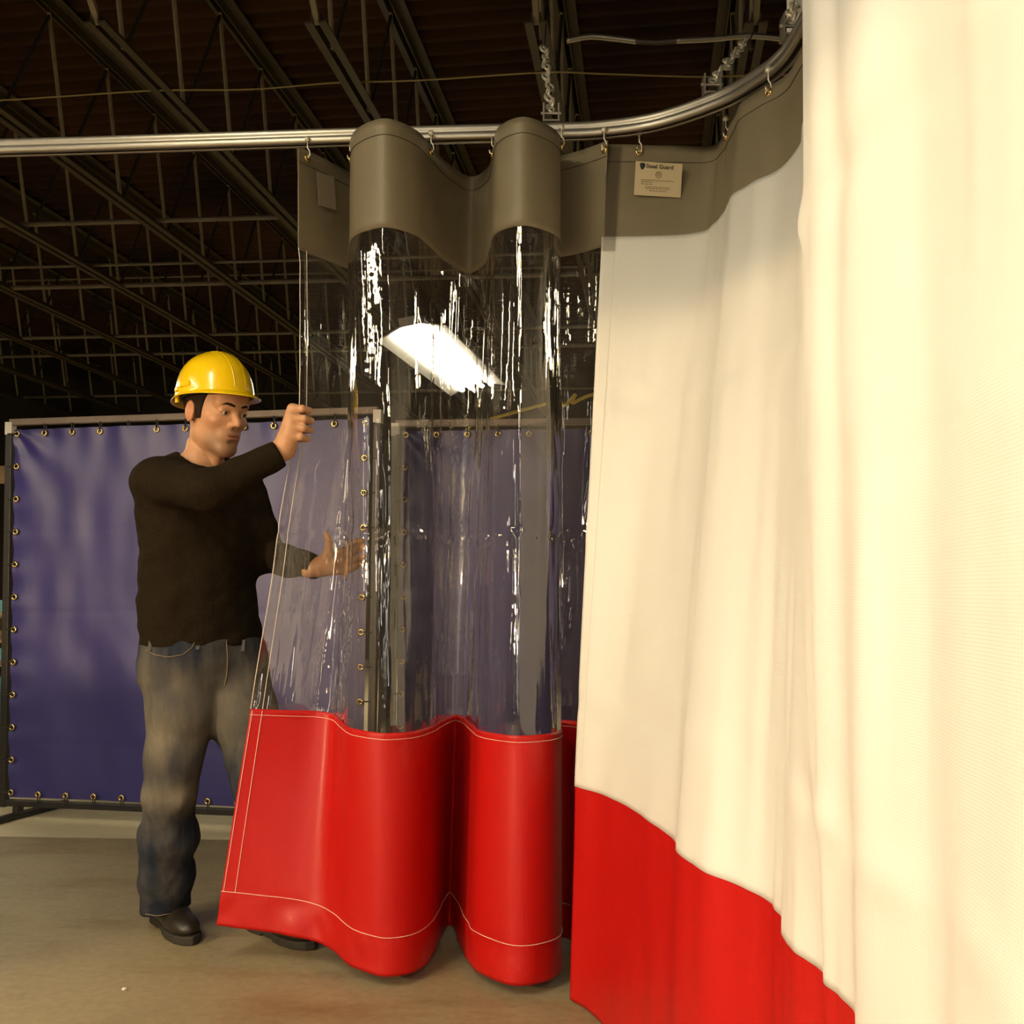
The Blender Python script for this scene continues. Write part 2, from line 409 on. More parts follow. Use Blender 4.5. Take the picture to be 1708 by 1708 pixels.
# ------------------------------------------------------------------ fluorescent fixtures
def fixture(x, y, z, pw, label, roll=0.0, wide=1.0):
    L_, W_ = 2.44, 0.42
    t = empty('fluorescent_fixture', (x, y, z), label, 'ceiling light', 'fluorescent fixtures')
    t.rotation_euler = (0, roll, -math.atan2(DIR.x + .06, DIR.y))
    t.scale = (wide, 1, 1)
    def part(name, mb, m, sm=False): return link(name, mb.mesh(name), m, t, loc=(0, 0, 0), smooth=sm)
    b = MB(); b.box((0, 0, .10), (.13, L_, .07)); part('ballast_housing', b, M_housing)
    b = MB(); b.prism([(-.07, .07), (-.21, -.005), (-.205, -.012), (-.06, .06), (.06, .06), (.205, -.012), (.21, -.005), (.07, .07)], ((0, -L_ / 2, 0), (1, 0, 0), (0, 0, 1)), ((0, L_ / 2, 0), (1, 0, 0), (0, 0, 1))); part('reflector', b, M_housing)
    for sx in (-.11, -.04, .04, .11):
        b = MB(); b.tube([(sx, -L_ / 2 + .03, .018), (sx, L_ / 2 - .03, .018)], .019, 10); part('tube', b, M_tube_on, True)
    for sy in (-.9, .9):
        b = MB(); b.tube([(0, sy, .13), (0, sy, 1.22)], .004, 5); part('hanger_wire', b, M_chain)
    ld = bpy.data.lights.new('fluorescent_light', 'AREA'); ld.shape = 'RECTANGLE'; ld.size = .36; ld.size_y = 2.38; ld.energy = TUBE_POWER * pw; ld.color = TUBE_COL
    lo = bpy.data.objects.new('fluorescent_light', ld); COL.objects.link(lo); lo.parent = t; lo.location = (0, 0, -.016)
    return t
FL_LABELS = ['lit fluorescent fixture seen through the clear curtain', 'fluorescent fixture hanging above the space before the clear curtain', 'fluorescent fixture hanging at the side of the work floor',
             'fluorescent fixture hanging behind the white curtain track', 'fluorescent fixture hanging beyond the pallet stack', 'fluorescent fixture hanging behind the white curtain']
FL_LABELS = FL_LABELS[:3] + ['fluorescent fixture hanging %s the viewer' % w_ for w_ in ('just behind', 'some way behind', 'far behind')] + FL_LABELS[4:]
for i, (x, y, z, pw) in enumerate(FIXTURES): fixture(x, y, z, pw, FL_LABELS[i], roll=(-0.16 if i == 0 else 0), wide=(1.45 if i == 0 else 1))

# the warm work lamp on its stand, behind the camera
def work_lamp(pos, face, aim, cone, blend, power, col, label):
    p = Vector(pos); face = Vector(face).normalized(); aim = Vector(aim)
    c = p - face * .03
    t = empty('work_lamp', (p.x, p.y, 0), label, 'lamp', 'work lamps on stands')
    R = face.to_track_quat('Y', 'Z').to_matrix()
    q = c - face * .1
    b = MB(); b.tube([(q.x, q.y, .5), (q.x, q.y, p.z - .1)], .014, 8); b.build('pole', M_black, t)
    for k in range(3):
        a = k * 2.094 + .4; b = MB(); b.tube([(q.x, q.y, .55), (q.x + .45 * math.cos(a), q.y + .45 * math.sin(a), .012)], .011, 8); b.build('leg', M_black, t)
    b = MB(); b.box(c - face * .07, (.34, .1, .26), R); b.build('lamp_housing', M_rope, t, bevel=.006)
    b = MB(); b.box(c - face * .012, (.28, .006, .2), R); b.build('lamp_glass', M_lens_on, t)
    ld = bpy.data.lights.new('work_light', 'SPOT'); ld.spot_size = math.radians(cone); ld.spot_blend = blend; ld.shadow_soft_size = .035; ld.energy = power; ld.color = col
    lo = bpy.data.objects.new('work_light', ld); COL.objects.link(lo); lo.location = p; lo.rotation_euler = (-aim).to_track_quat('Z', 'Y').to_euler()
az, el = math.radians(40), math.radians(-83)
work_lamp(LAMP_POS, (math.sin(math.radians(42)), math.cos(math.radians(42)), -.12), (math.sin(az) * math.cos(el), math.cos(az) * math.cos(el), math.sin(el)), 176, .03, WORK_LAMP_POWER, WARM_COL, 'warm halogen work lamp on a tripod stand near the shading crate')
d2 = Vector(LAMP2_AIM) - Vector(LAMP2_POS)
work_lamp(LAMP2_POS, d2, d2, 62, 1.0, LAMP2_POWER, (1.0, .93, .80), 'work lamp on a tripod stand added out of view to brighten the white curtain')
# crate added out of view beside the lamp, its top edge shades the foot of the blue screen
def crate():
    x0, x1, y0, y1, zt = -4.0, -2.99, .6, 1.0, 1.285
    t = empty('shading_crate', ((x0 + x1) / 2, (y0 + y1) / 2, 0), 'tall slatted wooden crate added out of view to shade the foot of the blue screen', 'crate')
    nb = 7; hh = zt / nb
    for i in range(nb):
        z = hh * (i + .5)
        for (cx, cy, sx, sy) in (((x0 + x1) / 2, y0, x1 - x0, .02), ((x0 + x1) / 2, y1, x1 - x0, .02), (x0, (y0 + y1) / 2, .02, y1 - y0 - .022), (x1, (y0 + y1) / 2, .02, y1 - y0 - .022)):
            b = MB(); b.box((cx, cy, z), (sx, sy, hh - .004)); b.build('slat', M_wood, t)
    b = MB(); b.box(((x0 + x1) / 2, (y0 + y1) / 2, zt - .012), (x1 - x0, y1 - y0, .02)); b.build('lid', M_wood, t)
crate()

# ------------------------------------------------------------------ curtain surfaces
def catmull(P, per):
    P = np.asarray(P, float); n = len(P)
    E = np.vstack([2 * P[0] - P[1], P, 2 * P[-1] - P[-2]])
    out = []; par = []
    for i in range(n - 1):
        t = (np.arange(per) / per)[:, None]; p0, p1, p2, p3 = E[i], E[i + 1], E[i + 2], E[i + 3]
        out.append(.5 * ((2 * p1) + (-p0 + p2) * t + (2 * p0 - 5 * p1 + 4 * p2 - p3) * t ** 2 + (-p0 + 3 * p1 - 3 * p2 + p3) * t ** 3))
        par.append(i + t[:, 0])
    out.append(P[-1:]); par.append(np.array([n - 1.0]))
    return np.vstack(out), np.concatenate(par)

def plan(lst): return np.array([((x - CX) / s, F / s) for x, s in lst])   # pixel column and px-per-metre scale -> plan position

class Curtain:
    """a hanging sheet: plan curves near its top and its foot, straight lines of fabric between, small crumples on top"""
    def __init__(s, T, B, per, ztop, zref, zbot, extra=1.0, knee=None, lift=None, wr=None):
        s.T, s.par = catmull(T, per); s.B, _ = catmull(B, per)
        s.ztop, s.zref, s.zbot, s.extra = ztop, zref, zbot, extra
        n = len(T)
        s.knee = np.interp(s.par, range(n), knee if knee is not None else [0] * n)
        s.lift = np.interp(s.par, range(n), lift if lift is not None else [0] * n)
        mid = .5 * (s.T + s.B); s.arc = np.concatenate([[0], np.cumsum(np.linalg.norm(np.diff(mid, axis=0), axis=1))])
        s.wr = wr
    def grid(s, z):
        z = np.asarray(z, float)[None, :]
        t = (s.ztop - z) / (s.ztop - s.zref)
        t = np.where(t > 1, 1 + (t - 1) * s.extra, t)
        tk = np.clip((1.60 - z) / (1.60 - s.zref), 0, None)
        tk = np.where(z > 1.56, 0.5 * np.clip((1.64 - z) / .08, 0, 1) ** 2 * .04, tk)
        t = t * (1 - s.knee[:, None]) + tk * s.knee[:, None]
        P = s.T[:, None, :] * (1 - t[..., None]) + s.B[:, None, :] * t[..., None]
        zz = z + s.lift[:, None] * np.clip((1.58 - z) / 1.55, 0, 1)
        G = np.dstack([P, zz])
        du = np.gradient(G, axis=0); nrm = np.stack([du[..., 1], -du[..., 0]], -1); nrm /= np.maximum(np.linalg.norm(nrm, axis=-1, keepdims=True), 1e-9)
        if s.wr is not None:
            d = s.wr(s.arc[:, None] + 0 * z, z + 0 * s.arc[:, None])
            G[..., 0] += nrm[..., 0] * d; G[..., 1] += nrm[..., 1] * d
        s.n = nrm
        return G
    def sheet(s, name, z0, z1, rows, m, parent, u0=0, u1=None, off=0.0, thick=0.0, smooth=True):
        z = np.linspace(z0, z1, rows); G = s.grid(z)
        G[..., 0] += s.n[..., 0] * off; G[..., 1] += s.n[..., 1] * off
        u1 = len(s.par) if u1 is None else u1
        G = G[u0:u1]; n, k = G.shape[:2]
        idx = np.arange(n * k).reshape(n, k)
        Q = np.stack([idx[:-1, :-1], idx[1:, :-1], idx[1:, 1:], idx[:-1, 1:]], -1).reshape(-1, 4)
        me = mesh_np(name, G.reshape(-1, 3), Q)
        uv = np.stack([np.repeat(s.arc[u0:u1], k), np.tile(z, n)], -1)
        lay = me.uv_layers.new(name='UVMap'); li = np.empty(len(me.loops), np.int32); me.loops.foreach_get('vertex_index', li)
        lay.data.foreach_set('uv', uv[li].astype(np.float32).ravel())
        o = link(name, me, m, parent, smooth=smooth)
        if thick:
            md = o.modifiers.new('thickness', 'SOLIDIFY'); md.thickness = thick; md.offset = 0
        return o
    def point(s, par, z, off=0.0):
        G = s.grid([z]); i = int(np.argmin(abs(s.par - par))); p = G[i, 0]; nn = s.n[i, 0]
        return Vector((p[0] + nn[0] * off, p[1] + nn[1] * off, p[2])), Vector((nn[0], nn[1], 0))
    def seam_along(s, name, z, r, m, parent, off, u0=0, u1=None):
        G = s.grid([z]); G[..., 0] += s.n[..., 0] * off; G[..., 1] += s.n[..., 1] * off
        b = MB(); b.tube([tuple(p) for p in G[u0:u1, 0]], r, 4); return b.build(name, m, parent)
    def seam_down(s, name, arc, z0, z1, r, m, parent, off):
        i = int(np.argmin(abs(s.arc - arc))); z = np.linspace(z0, z1, 60); G = s.grid(z)
        G[..., 0] += s.n[..., 0] * off; G[..., 1] += s.n[..., 1] * off
        b = MB(); b.tube([tuple(p) for p in G[i]], r, 4); return b.build(name, m, parent)

# --- the clear curtain
CT = plan([(497, 566), (540, 550), (588, 531), (602, 530), (586, 558), (592, 585), (640, 601), (690, 588), (717, 568), (745, 545), (785, 527), (815, 540), (823, 565), (832, 590), (872, 603), (915, 592), (934, 577), (925, 562), (905, 554), (930, 553), (975, 562), (1014, 573)])
CB = plan([(360, 575), (430, 577), (490, 580), (530, 583), (560, 590), (590, 603), (640, 613), (690, 606), (718, 585), (735, 555), (748, 532), (758, 545), (775, 580), (795, 605), (855, 627), (910, 622), (936, 605), (930, 578), (925, 558), (935, 552), (945, 553), (962, 560)])
def crumple(a, z):
    win = np.clip((z - .66) / .05, 0, 1) * np.clip((2.10 - z) / .06, 0, 1)
    d = .0044 * vnoise(a / .024, z / .60, 0 * a + 3.3) + .0066 * vnoise(a / .07, z / .26, 0 * a + 9.1) + .0012 * vnoise(a / .022, z / .09, 0 * a + 7.7)
    cr = np.exp(-((z - 1.235 - .008 * vnoise(a / .1, 0 * a, 0 * a + 5)) / .022) ** 2)
    d = d + cr * .0075 * vnoise(a / .022, z / .02, 0 * a + 1.7)
    d = d * win + .0035 * vnoise(a / .12, z / .30, 0 * a + 6.4) * (1 - win) * np.clip((1.2 - z) / .6, 0, 1)
    hem = np.clip((.16 - z) / .05, 0, 1)
    return d + hem * .005 * vnoise(a / .05, z / .06, 0 * a + 2.2)
clear = Curtain(CT, CB, 18, 2.39, .03, .03, knee=[1, .93, .7, .4, .2] + [0] * 17, lift=[.078, .066, .055, .043, .028, .008] + [0] * 16, wr=crumple)
cc = empty('clear_curtain', (-.4, 2.95, 0), 'clear vinyl curtain with grey header and red skirt held open by the person', 'curtain')
hb = clear.sheet('header_band', 2.085, 2.39, 16, M_grey, cc, thick=.002)
clear.sheet('clear_window', .675, 2.10, 190, M_clear, cc, off=-.0022)
clear.sheet('red_skirt', .03, .69, 70, M_red, cc, thick=.0016)
clear.seam_along('hem_stitching', .135, .0011, M_seam, cc, .0022)
clear.seam_along('skirt_top_seam', .672, .0009, M_seam, cc, .0022)
clear.seam_along('header_seam', 2.345, .0010, M_seam_dark, cc, .002)
clear.seam_down('edge_stitching', .034, .135, .685, .0011, M_seam, cc, .0022)
clear.seam_down('edge_stitching', .003, .135, .685, .0010, M_seam, cc, .0022)
clear.seam_down('edge_piping', .036, .69, 2.09, .0011, M_seam_clear, cc, .001)
clear.seam_down('edge_piping', .001, .69, 2.09, .0014, M_seam_clear, cc, .001)

# --- the white curtain
WT = plan([(1008, 574), (1100, 572), (1170, 575), (1196, 586), (1210, 605), (1228, 632), (1265, 652), (1305, 672), (1338, 720), (1350, 790), (1368, 900), (1352, 1010), (1337, 1120), (1347, 1230), (1388, 1310), (1402, 1370), (1452, 1450), (1520, 1510), (1545, 1600), (1600, 1760), (1700, 2050), (1860, 2500), (2150, 3300)])
WB = plan([(957, 628), (1010, 655), (1065, 710), (1100, 760), (1130, 806), (1138, 845), (1180, 900), (1240, 950), (1287, 1005), (1309, 1062), (1318, 1120), (1350, 1180), (1375, 1232), (1380, 1262), (1408, 1300), (1422, 1340), (1418, 1430), (1470, 1540), (1545, 1660), (1610, 1830), (1730, 2150), (1880, 2600), (2200, 3400)])
def soft(a, z):
    d = .013 * vnoise(a / .15, z / 1.2, 0 * a + 4.4) + .005 * vnoise(a / .055, z / .5, 0 * a + 8.8)
    for zz, am in ((1.60, .010), (.78, .010), (1.24, .005)):
        d = d + am * np.exp(-((z - zz - .02 * vnoise(a / .2, 0 * a, 0 * a + zz)) / .03) ** 2) * vnoise(a / .11, 0 * z + zz * 7, 0 * a + 2)
    return d
white = Curtain(WT, WB, 16, 2.25, .57, .0, extra=.35, wr=soft)
wc = empty('white_curtain', (.5, 1.9, 0), 'white vinyl curtain with red skirt and grey header sweeping towards the viewer', 'curtain')
white.sheet('header_band', 2.085, 2.39, 14, M_grey, wc, thick=.002)
white.sheet('white_panel', .56, 2.10, 120, M_white, wc, off=.002, thick=.0012)
white.sheet('red_skirt', .006, .572, 50, M_red, wc, thick=.0016)
white.seam_along('header_seam', 2.335, .0011, M_seam_dark, wc, .002)
white.seam_down('edge_stitching', .030, .60, 2.06, .0007, M_housing, wc, .0034)
white.sheet('fastener_strip', 2.055, 2.385, 20, M_clear, wc, u0=0, u1=5, off=.006)

# brass eyelets and roller hooks
def torus_mesh(name, R, r, n=16, k=6, sx=1.0, sy=1.0):
    b = MB(); b.tube([(R * sx * math.cos(2 * math.pi * i / n), R * sy * math.sin(2 * math.pi * i / n), 0) for i in range(n)], r, k, closed=True); return b.mesh(name)
me_eye = torus_mesh('eyelet', .0085, .0032)
def hook_mesh():
    b = MB(); b.tube([(0, 0, .052), (0, 0, .026), (.006, 0, .018), (.008, 0, .006), (.002, 0, -.004), (-.006, 0, .002), (-.007, 0, .010)], .0022, 6); b.tube([(0, -.006, .052), (0, .006, .052)], .008, 10); return b.mesh('roller_hook')
me_hook = hook_mesh()
def eyelets(cu, parent, pars, z):
    for p in pars:
        q, n_ = cu.point(p, z, .004)
        o = link('eyelet', me_eye, M_brass, parent, loc=q - world_base(parent), smooth=True); o.rotation_euler = n_.to_track_quat('Z', 'Y').to_euler()
        o = link('roller_hook', me_hook, M_chain, parent, loc=q + Vector((0, 0, .004)) - world_base(parent), smooth=True)
eyelets(clear, cc, (.35, 4.0, 8.0, 12.0, 16.1, 20.9), 2.366)
eyelets(white, wc, (.55, 3.6, 6.4, 9.0), 2.366)

# the sewn-in tags
def care_tag(cu, parent, par, zc, w_, h_, tilt, text=True):
    q, n_ = cu.point(par, zc, .006)
    t = Vector((n_.y * -1, n_.x, 0)); 
    if t.x < 0: t = -t
    nn = n_ if n_.y < 0 else -n_
    q = cu.point(par, zc)[0] + nn * .019
    R = Matrix((t, nn * -1, Vector((0, 0, 1)))).transposed() @ Matrix.Rotation(tilt, 3, 'Y')
    def P(u, v, o=0.0): return q + R @ Vector((u, -o, v))
    b = MB(); b.box(q, (w_, .0012, h_), R); tg = b.build('care_tag', M_tagmat if text else M_tagback, parent)
    if not text: return
    def strip(name, u0, u1, v, th, m):
        b = MB(); b.box(P((u0 + u1) / 2, v, .0012), (u1 - u0, .0006, th), R); return b
    # shield
    b = MB(); pts = [(-.0075, .008), (0, .010), (.0075, .008), (.0075, 0), (.004, -.007), (0, -.010), (-.004, -.007), (-.0075, 0)]
    o0 = P(-w_ * .35, h_ * .36, .0008); ax, ay, az = R @ Vector((1, 0, 0)), R @ Vector((0, 0, 1)), R @ Vector((0, -1, 0))
    b.prism([(u, v) for u, v in pts], (o0, ax, ay), (o0 + az * .001, ax, ay)); b.build('shield_emblem', M_shield, tg)
    # heading
    fc = bpy.data.curves.new('tag_heading', 'FONT'); fc.body = 'Steel Guard'; fc.size = .0165; fc.align_x = 'LEFT'; fc.align_y = 'CENTER'; fc.extrude = .0002; fc.offset = .0004
    to = bpy.data.objects.new('tmp', fc); COL.objects.link(to); bpy.context.view_layer.update()
    me = bpy.data.meshes.new_from_object(to); bpy.data.objects.remove(to)
    me.name = 'tag_heading'
    RR = R @ Matrix.Rotation(math.pi / 2, 3, 'X')
    M4 = Matrix.Translation(P(-w_ * .27, h_ * .37, .0012)) @ RR.to_4x4(); me.transform(M4); me.materials.clear()
    link('tag_heading', me, M_ink, tg)
    # seal
    b = MB(); c0 = P(0, h_ * .13, .0012); b.tube([c0 + ax * (.008 * math.cos(a)) + ay * (.009 * math.sin(a)) for a in np.linspace(0, 2 * math.pi, 15)[:-1]], .0012, 4, closed=True)
    b.tube([c0 - ax * .004, c0 + ay * .005, c0 + ax * .004, c0 - ay * .004], .0011, 4, closed=True); b.build('seal_emblem', M_ink_soft, tg)
    # small print
    for (u0, u1, v) in ((-.36, .33, -.04), (-.36, -.12, -.10), (-.36, -.12, -.16), (-.28, .26, -.24), (-.25, .24, -.29), (-.18, .2, -.35)):
        b = MB(); uu = u0
        while uu < u1 - .01:
            ln = random.uniform(.03, .085); e_ = min(uu + ln, u1); bb = strip('', uu * w_, e_ * w_, v * h_, .0018, None); nv = len(b.v); b.v += bb.v; b.f += [tuple(i + nv for i in f) for f in bb.f]; uu = e_ + .014
        b.build('print_line', M_ink_soft, tg)
care_tag(white, wc, .92, 2.272, .136, .098, -.055 * -1)
care_tag(clear, cc, .95, 2.285, .075, .098, -.10, text=False)

# ------------------------------------------------------------------ the track
def smooth_path(pts, n=12):
    return catmull(np.array(pts), n)[0]
tk_px = [(-900, 264), (-400, 256), (0, 247), (300, 238), (580, 229), (800, 223), (930, 220), (1010, 216), (1100, 202), (1200, 168), (1262, 134), (1303, 103), (1334, 62)]
tk = []
for x, y in tk_px:
    s_ = (HY - y) / 1.355; tk.append(((x - CX) / s_, F / s_, 2.435))
tk += [(.705, 2.2, 2.435), (.69, 1.8, 2.435), (.66, 1.2, 2.435), (.68, .3, 2.435), (.7, -.8, 2.435)]
tkp = smooth_path(tk)
def track():
    t = empty('curtain_track', (0, 3, 2.41), 'galvanised steel curtain track with curved corner hanging from chains', 'curtain track')
    prof = []
    R_ = .0205
    # rounded C channel with an open slot below
    outer = [(-.007, -.021), (-.017, -.021), (-.0205, -.016), (-.0205, -.003), (-.0165, .001), (-.0205, .005), (-.0205, .017), (-.017, .021), (.017, .021), (.0205, .017), (.0205, .005), (.0165, .001), (.0205, -.003), (.0205, -.016), (.017, -.021), (.007, -.021)]
    inner = [(x * .88, y * .88) for x, y in reversed(outer)]; inner[0] = (.007, -.0185); inner[-1] = (-.007, -.0185)
    prof = outer + inner
    n = len(prof); V = []; Q = []
    for i, p in enumerate(tkp):
        a, b_ = tkp[max(i - 1, 0)], tkp[min(i + 1, len(tkp) - 1)]; d = Vector(b_ - a); d.z = 0; d.normalize(); s_ = Vector((d.y, -d.x, 0))
        for (u, v) in prof: V.append((p[0] + s_.x * u, p[1] + s_.y * u, p[2] + v))
    for i in range(len(tkp) - 1):
        for k in range(n): k2 = (k + 1) % n; Q.append((i * n + k, i * n + k2, (i + 1) * n + k2, (i + 1) * n + k))
    me = mesh_np('channel', np.array(V), np.array(Q)); o = link('channel', me, M_galv, t)
    for (x, y) in ((919, 220), (1187, 174), (1320, 80), (-300, 254)):
        s_ = (HY - y) / 1.355; p = Vector(((x - CX) / s_, F / s_, 2.435))
        b = MB(); b.box(p + Vector((0, 0, .024)), (.05, .05, .004)); b.box(p + Vector((-.022, 0, .05)), (.004, .04, .055)); b.box(p + Vector((.022, 0, .05)), (.004, .04, .055)); b.tube([p + Vector((-.03, 0, .055)), p + Vector((.03, 0, .055))], .005, 8)
        b.build('hanger_bracket', M_galv, t)
track()
me_link = torus_mesh('link', .016, .0044, 14, 6, sx=.72, sy=1.6)
def chain(a, b_, label, pitch=.046, tie=None):
    a, b_ = Vector(a), Vector(b_); d = b_ - a; n = max(2, int(d.length / pitch))
    t = empty('hanging_chain', a, label, 'chain', 'chains holding the track')
    q = d.normalized().to_track_quat('Y', 'Z')
    for i in range(n):
        p = d * ((i + .5) / n); p.x += .006 * math.sin(i * 1.9)
        o = link('link', me_link, M_chain, t, loc=p, smooth=True)
        o.rotation_euler = (q.to_matrix() @ Matrix.Rotation(i * math.pi / 2 + .4, 3, 'Y')).to_euler()
    if tie is not None:
        b = MB(); b.tube([b_ - Vector((0, 0, .02)), Vector(tie)], .003, 5); b.build('tie_wire', M_dark_rod, t)
def trk(x, y): s_ = (HY - y) / 1.355; return Vector(((x - CX) / s_, F / s_, 2.435))
chain(trk(919, 220) + Vector((0, 0, .06)), at(908, 78, 3.45), 'zinc chain hanging from a joist to the straight part of the track', tie=at(911, 40, 4.5))
chain(trk(1187, 174) + Vector((0, 0, .06)), at(1246, 66, 3.35), 'zinc chain slanting from the bracket on the curved track', tie=at(1268, 30, 4.5))
chain(trk(1320, 80) + Vector((0, 0, .06)), at(1325, -40, 3.0), 'zinc chain at the end of the curved track beside the white curtain')
# pale hanger plate behind the curve
b = MB(); p = Vector(at(1328, 20, 2.75)); b.box(p, (.05, .012, .13)); 
hp = b.build('hanger_plate', M_housing, None, bevel=.003); tag(hp, 'pale steel hanger plate above the curved end of the track', 'bracket')

# conduit and cable under the joists
def tube_thing(name, pts, r, m, label, cat, n=8):
    b = MB(); b.tube([tuple(p) for p in smooth_path(pts, 8)], r, n); o = b.build(name, m, None, smooth=True); return tag(o, label, cat)
tube_thing('conduit', [at(945, 68, 4.55), at(985, 61, 4.55), at(1030, 65, 4.55), at(1062, 69, 4.55)], .013, M_galv, 'short silvery conduit reaching out from the joist above the track', 'conduit')
tube_thing('conduit', [at(1128, 68, 4.5), at(1190, 65, 4.5), at(1250, 60, 4.5), at(1318, 66, 4.5)], .013, M_galv, 'silvery conduit meeting the joist above the curved track', 'conduit')
b = MB(); b.tube([at(1060, 69, 4.55), at(1095, 71, 4.53), at(1130, 68, 4.5)], .012, 8); o = b.build('conduit_shade', M_joist); tag(o, 'dark stretch standing for the shaded middle of the silvery conduit', 'conduit')  # shade on the middle of the conduit, built as a dark length
tube_thing('overhead_cable', [at(-200, 172, 5.2), at(0, 167, 5.15), at(100, 161, 5.15), at(260, 151, 5.1), at(420, 149, 5.1), at(560, 138, 5.1), at(700, 134, 5.05), at(905, 121, 4.9), at(1000, 123, 4.9), at(1160, 128, 4.9), at(1250, 126, 4.9), at(1500, 122, 4.8)], .0042, M_cable, 'thin yellowish cable strung across under the joists', 'cable', 6)
rp = [at(700, 1270, 6.2), at(740, 900, 6.2), at(775, 730, 6.2), at(800, 706, 6.2), at(850, 690, 6.2), at(905, 675, 6.2), at(930, 667, 6.2), at(942, 676, 6.2), at(960, 658, 6.2), at(955, 672, 6.2), at(985, 659, 6.2), at(1060, 640, 6.2), at(1200, 520, 6.2), at(1250, 300, 6.1)]
tube_thing('yellow_rope', rp, .010, M_rope, 'yellow rope hanging in loops behind the clear curtain', 'rope')

# ------------------------------------------------------------------ the blue screens
me_grom = torus_mesh('grommet', .0115, .0048, 12, 6)
def cord_mesh():
    b = MB(); b.tube([(0, 0, .0), (0, -.010, .012), (0, -.004, .045), (0, .018, .04), (0, .012, .004)], .0024, 5); return b.mesh('tie_cord')
me_cord = cord_mesh()
def screen(name, A, B, zb, zt, label, lean, grom_l=12, grom_t=13, seed=0):
    """A, B: plan positions of the end posts"""
    A, B = Vector((*A, 0)), Vector((*B, 0)); d = (B - A); Wd = d.length; d.normalize(); n_ = Vector((d.y, -d.x, 0)); n_ = n_ if n_.y < 0 else -n_
    t = empty(name, (A + B) / 2, label, 'welding screen', 'blue screens behind the clear curtain')
    off = lambda z: d * (lean * (zt - z))
    def Q(u, z, o=0): return A + d * u + off(z) * -1 * 1.0 + n_ * o + Vector((0, 0, z))
    R = .016
    for u in (0, Wd):
        b = MB(); b.bar(Q(u, zb - .02), Q(u, zt), .034, .034); b.build('post', M_frame, t, bevel=.003)
        b = MB(); b.bar(Q(u, zt - .055), Q(u, zt + .004), .036, .036); b.build('post_tape', M_tape, t)
    b = MB(); b.bar(Q(0, zt + .004), Q(Wd, zt + .004), .03, .03); b.build('top_bar', M_topbar, t, bevel=.003)
    b = MB(); b.bar(Q(0, zb), Q(Wd, zb), .03, .03); b.build('bottom_bar', M_frame, t, bevel=.003)
    for u in (.075, Wd - .075):
        b = MB(); b.bar(Q(u, .02), Q(u, zb - .01), .04, .03); b.build('foot_stem', M_frame, t)
        b = MB(); c = Q(u, .016); b.bar(c + n_ * .36 + d * -.06, c - n_ * .30 + d * .05, .035, .03); b.build('foot', M_frame, t, bevel=.003)
    # sheet, laced in front of the frame
    nu, nz = 150, 130
    U, Z = np.meshgrid(np.linspace(.034, Wd - .03, nu), np.linspace(zb + .03, zt - .035, nz), indexing='ij')
    dd = .016 * vnoise(U / .22 + seed, Z / 1.5, 0 * U + seed + .5) + .004 * vnoise(U / .09 + 3, Z / .35, 0 * U + seed + .7) + .0035 * vnoise((U + .9 * Z) / .16, (Z - .5 * U) / .6, 0 * U + seed + 1.2)
    # pulls from the eyelets at the edges
    e_top = np.exp(-(zt - .035 - Z) / .10); dd = dd + e_top * .005 * np.cos(U / .147 * 2 * math.pi)
    e_l = np.exp(-(U - .034) / .06); dd = dd + e_l * .006 * np.cos((Z - zb) / .158 * 2 * math.pi)
    # corner fan
    rr = np.hypot(U, zt - Z); th = np.arctan2(zt - Z, U + 1e-6); dd = dd + .010 * np.sin(th * 11 + 1) * np.exp(-rr / .35) * np.clip(rr / .08, 0, 1)
    # horizontal fold lines from packing
    for zf in (.36, .98, 1.36): dd = dd - .0013 * np.exp(-((Z - zf + .004 * vnoise(U / .3, 0 * U, 0 * U + zf)) / .012) ** 2)
    o_ = .020 + dd
    V = np.stack([A.x + d.x * (U - lean * (zt - Z)) + n_.x * o_, A.y + d.y * (U - lean * (zt - Z)) + n_.y * o_, Z], -1)
    idx = np.arange(nu * nz).reshape(nu, nz); Qd = np.stack([idx[:-1, :-1], idx[1:, :-1], idx[1:, 1:], idx[:-1, 1:]], -1).reshape(-1, 4)
    me = mesh_np('vinyl_panel', V.reshape(-1, 3), Qd); lay = me.uv_layers.new(name='UVMap'); li = np.empty(len(me.loops), np.int32); me.loops.foreach_get('vertex_index', li)
    uvs = np.stack([U.ravel() + seed * 3, Z.ravel()], -1); lay.data.foreach_set('uv', uvs[li].astype(np.float32).ravel())
    link('vinyl_panel', me, M_blue, t, smooth=True)
    rot = n_.to_track_quat('Z', 'Y').to_euler(); base = world_base(t)
    def grom(u, z, ang):
        o = link('grommet', me_grom, M_brass, t, loc=Q(u, z, .028) - base, smooth=True); o.rotation_euler = rot
    def cord(u, z, ang):
        o = link('tie_cord', me_cord, M_frame, t, loc=Q(u, z, .026) - base); o.rotation_euler = (0, ang, 0)
    for i in range(grom_l):
        z = zb + .055 + (zt - zb - .11) * i / (grom_l - 1)
        grom(.055, z, 0); grom(Wd - .05, z, 0); cord(.055, z, -math.pi / 2); cord(Wd - .05, z, math.pi / 2)
    for i in range(1, grom_t - 1):
        u = .055 + (Wd - .105) * i / (grom_t - 1)
        grom(u, zt - .055, 0); cord(u, zt - .055, 0); grom(u, zb + .05, 0); cord(u, zb + .05, math.pi)
    return t
screen('welding_screen', (-2.375, 4.83), (-.590, 4.50), .075, 1.872, 'blue vinyl welding screen laced to a black frame behind the person', .020)
screen_b = screen('welding_screen', (-.555, 4.86), (1.30, 4.74), .075, 1.872, 'blue vinyl welding screen behind the clear curtain and the white curtain', .018, seed=5)
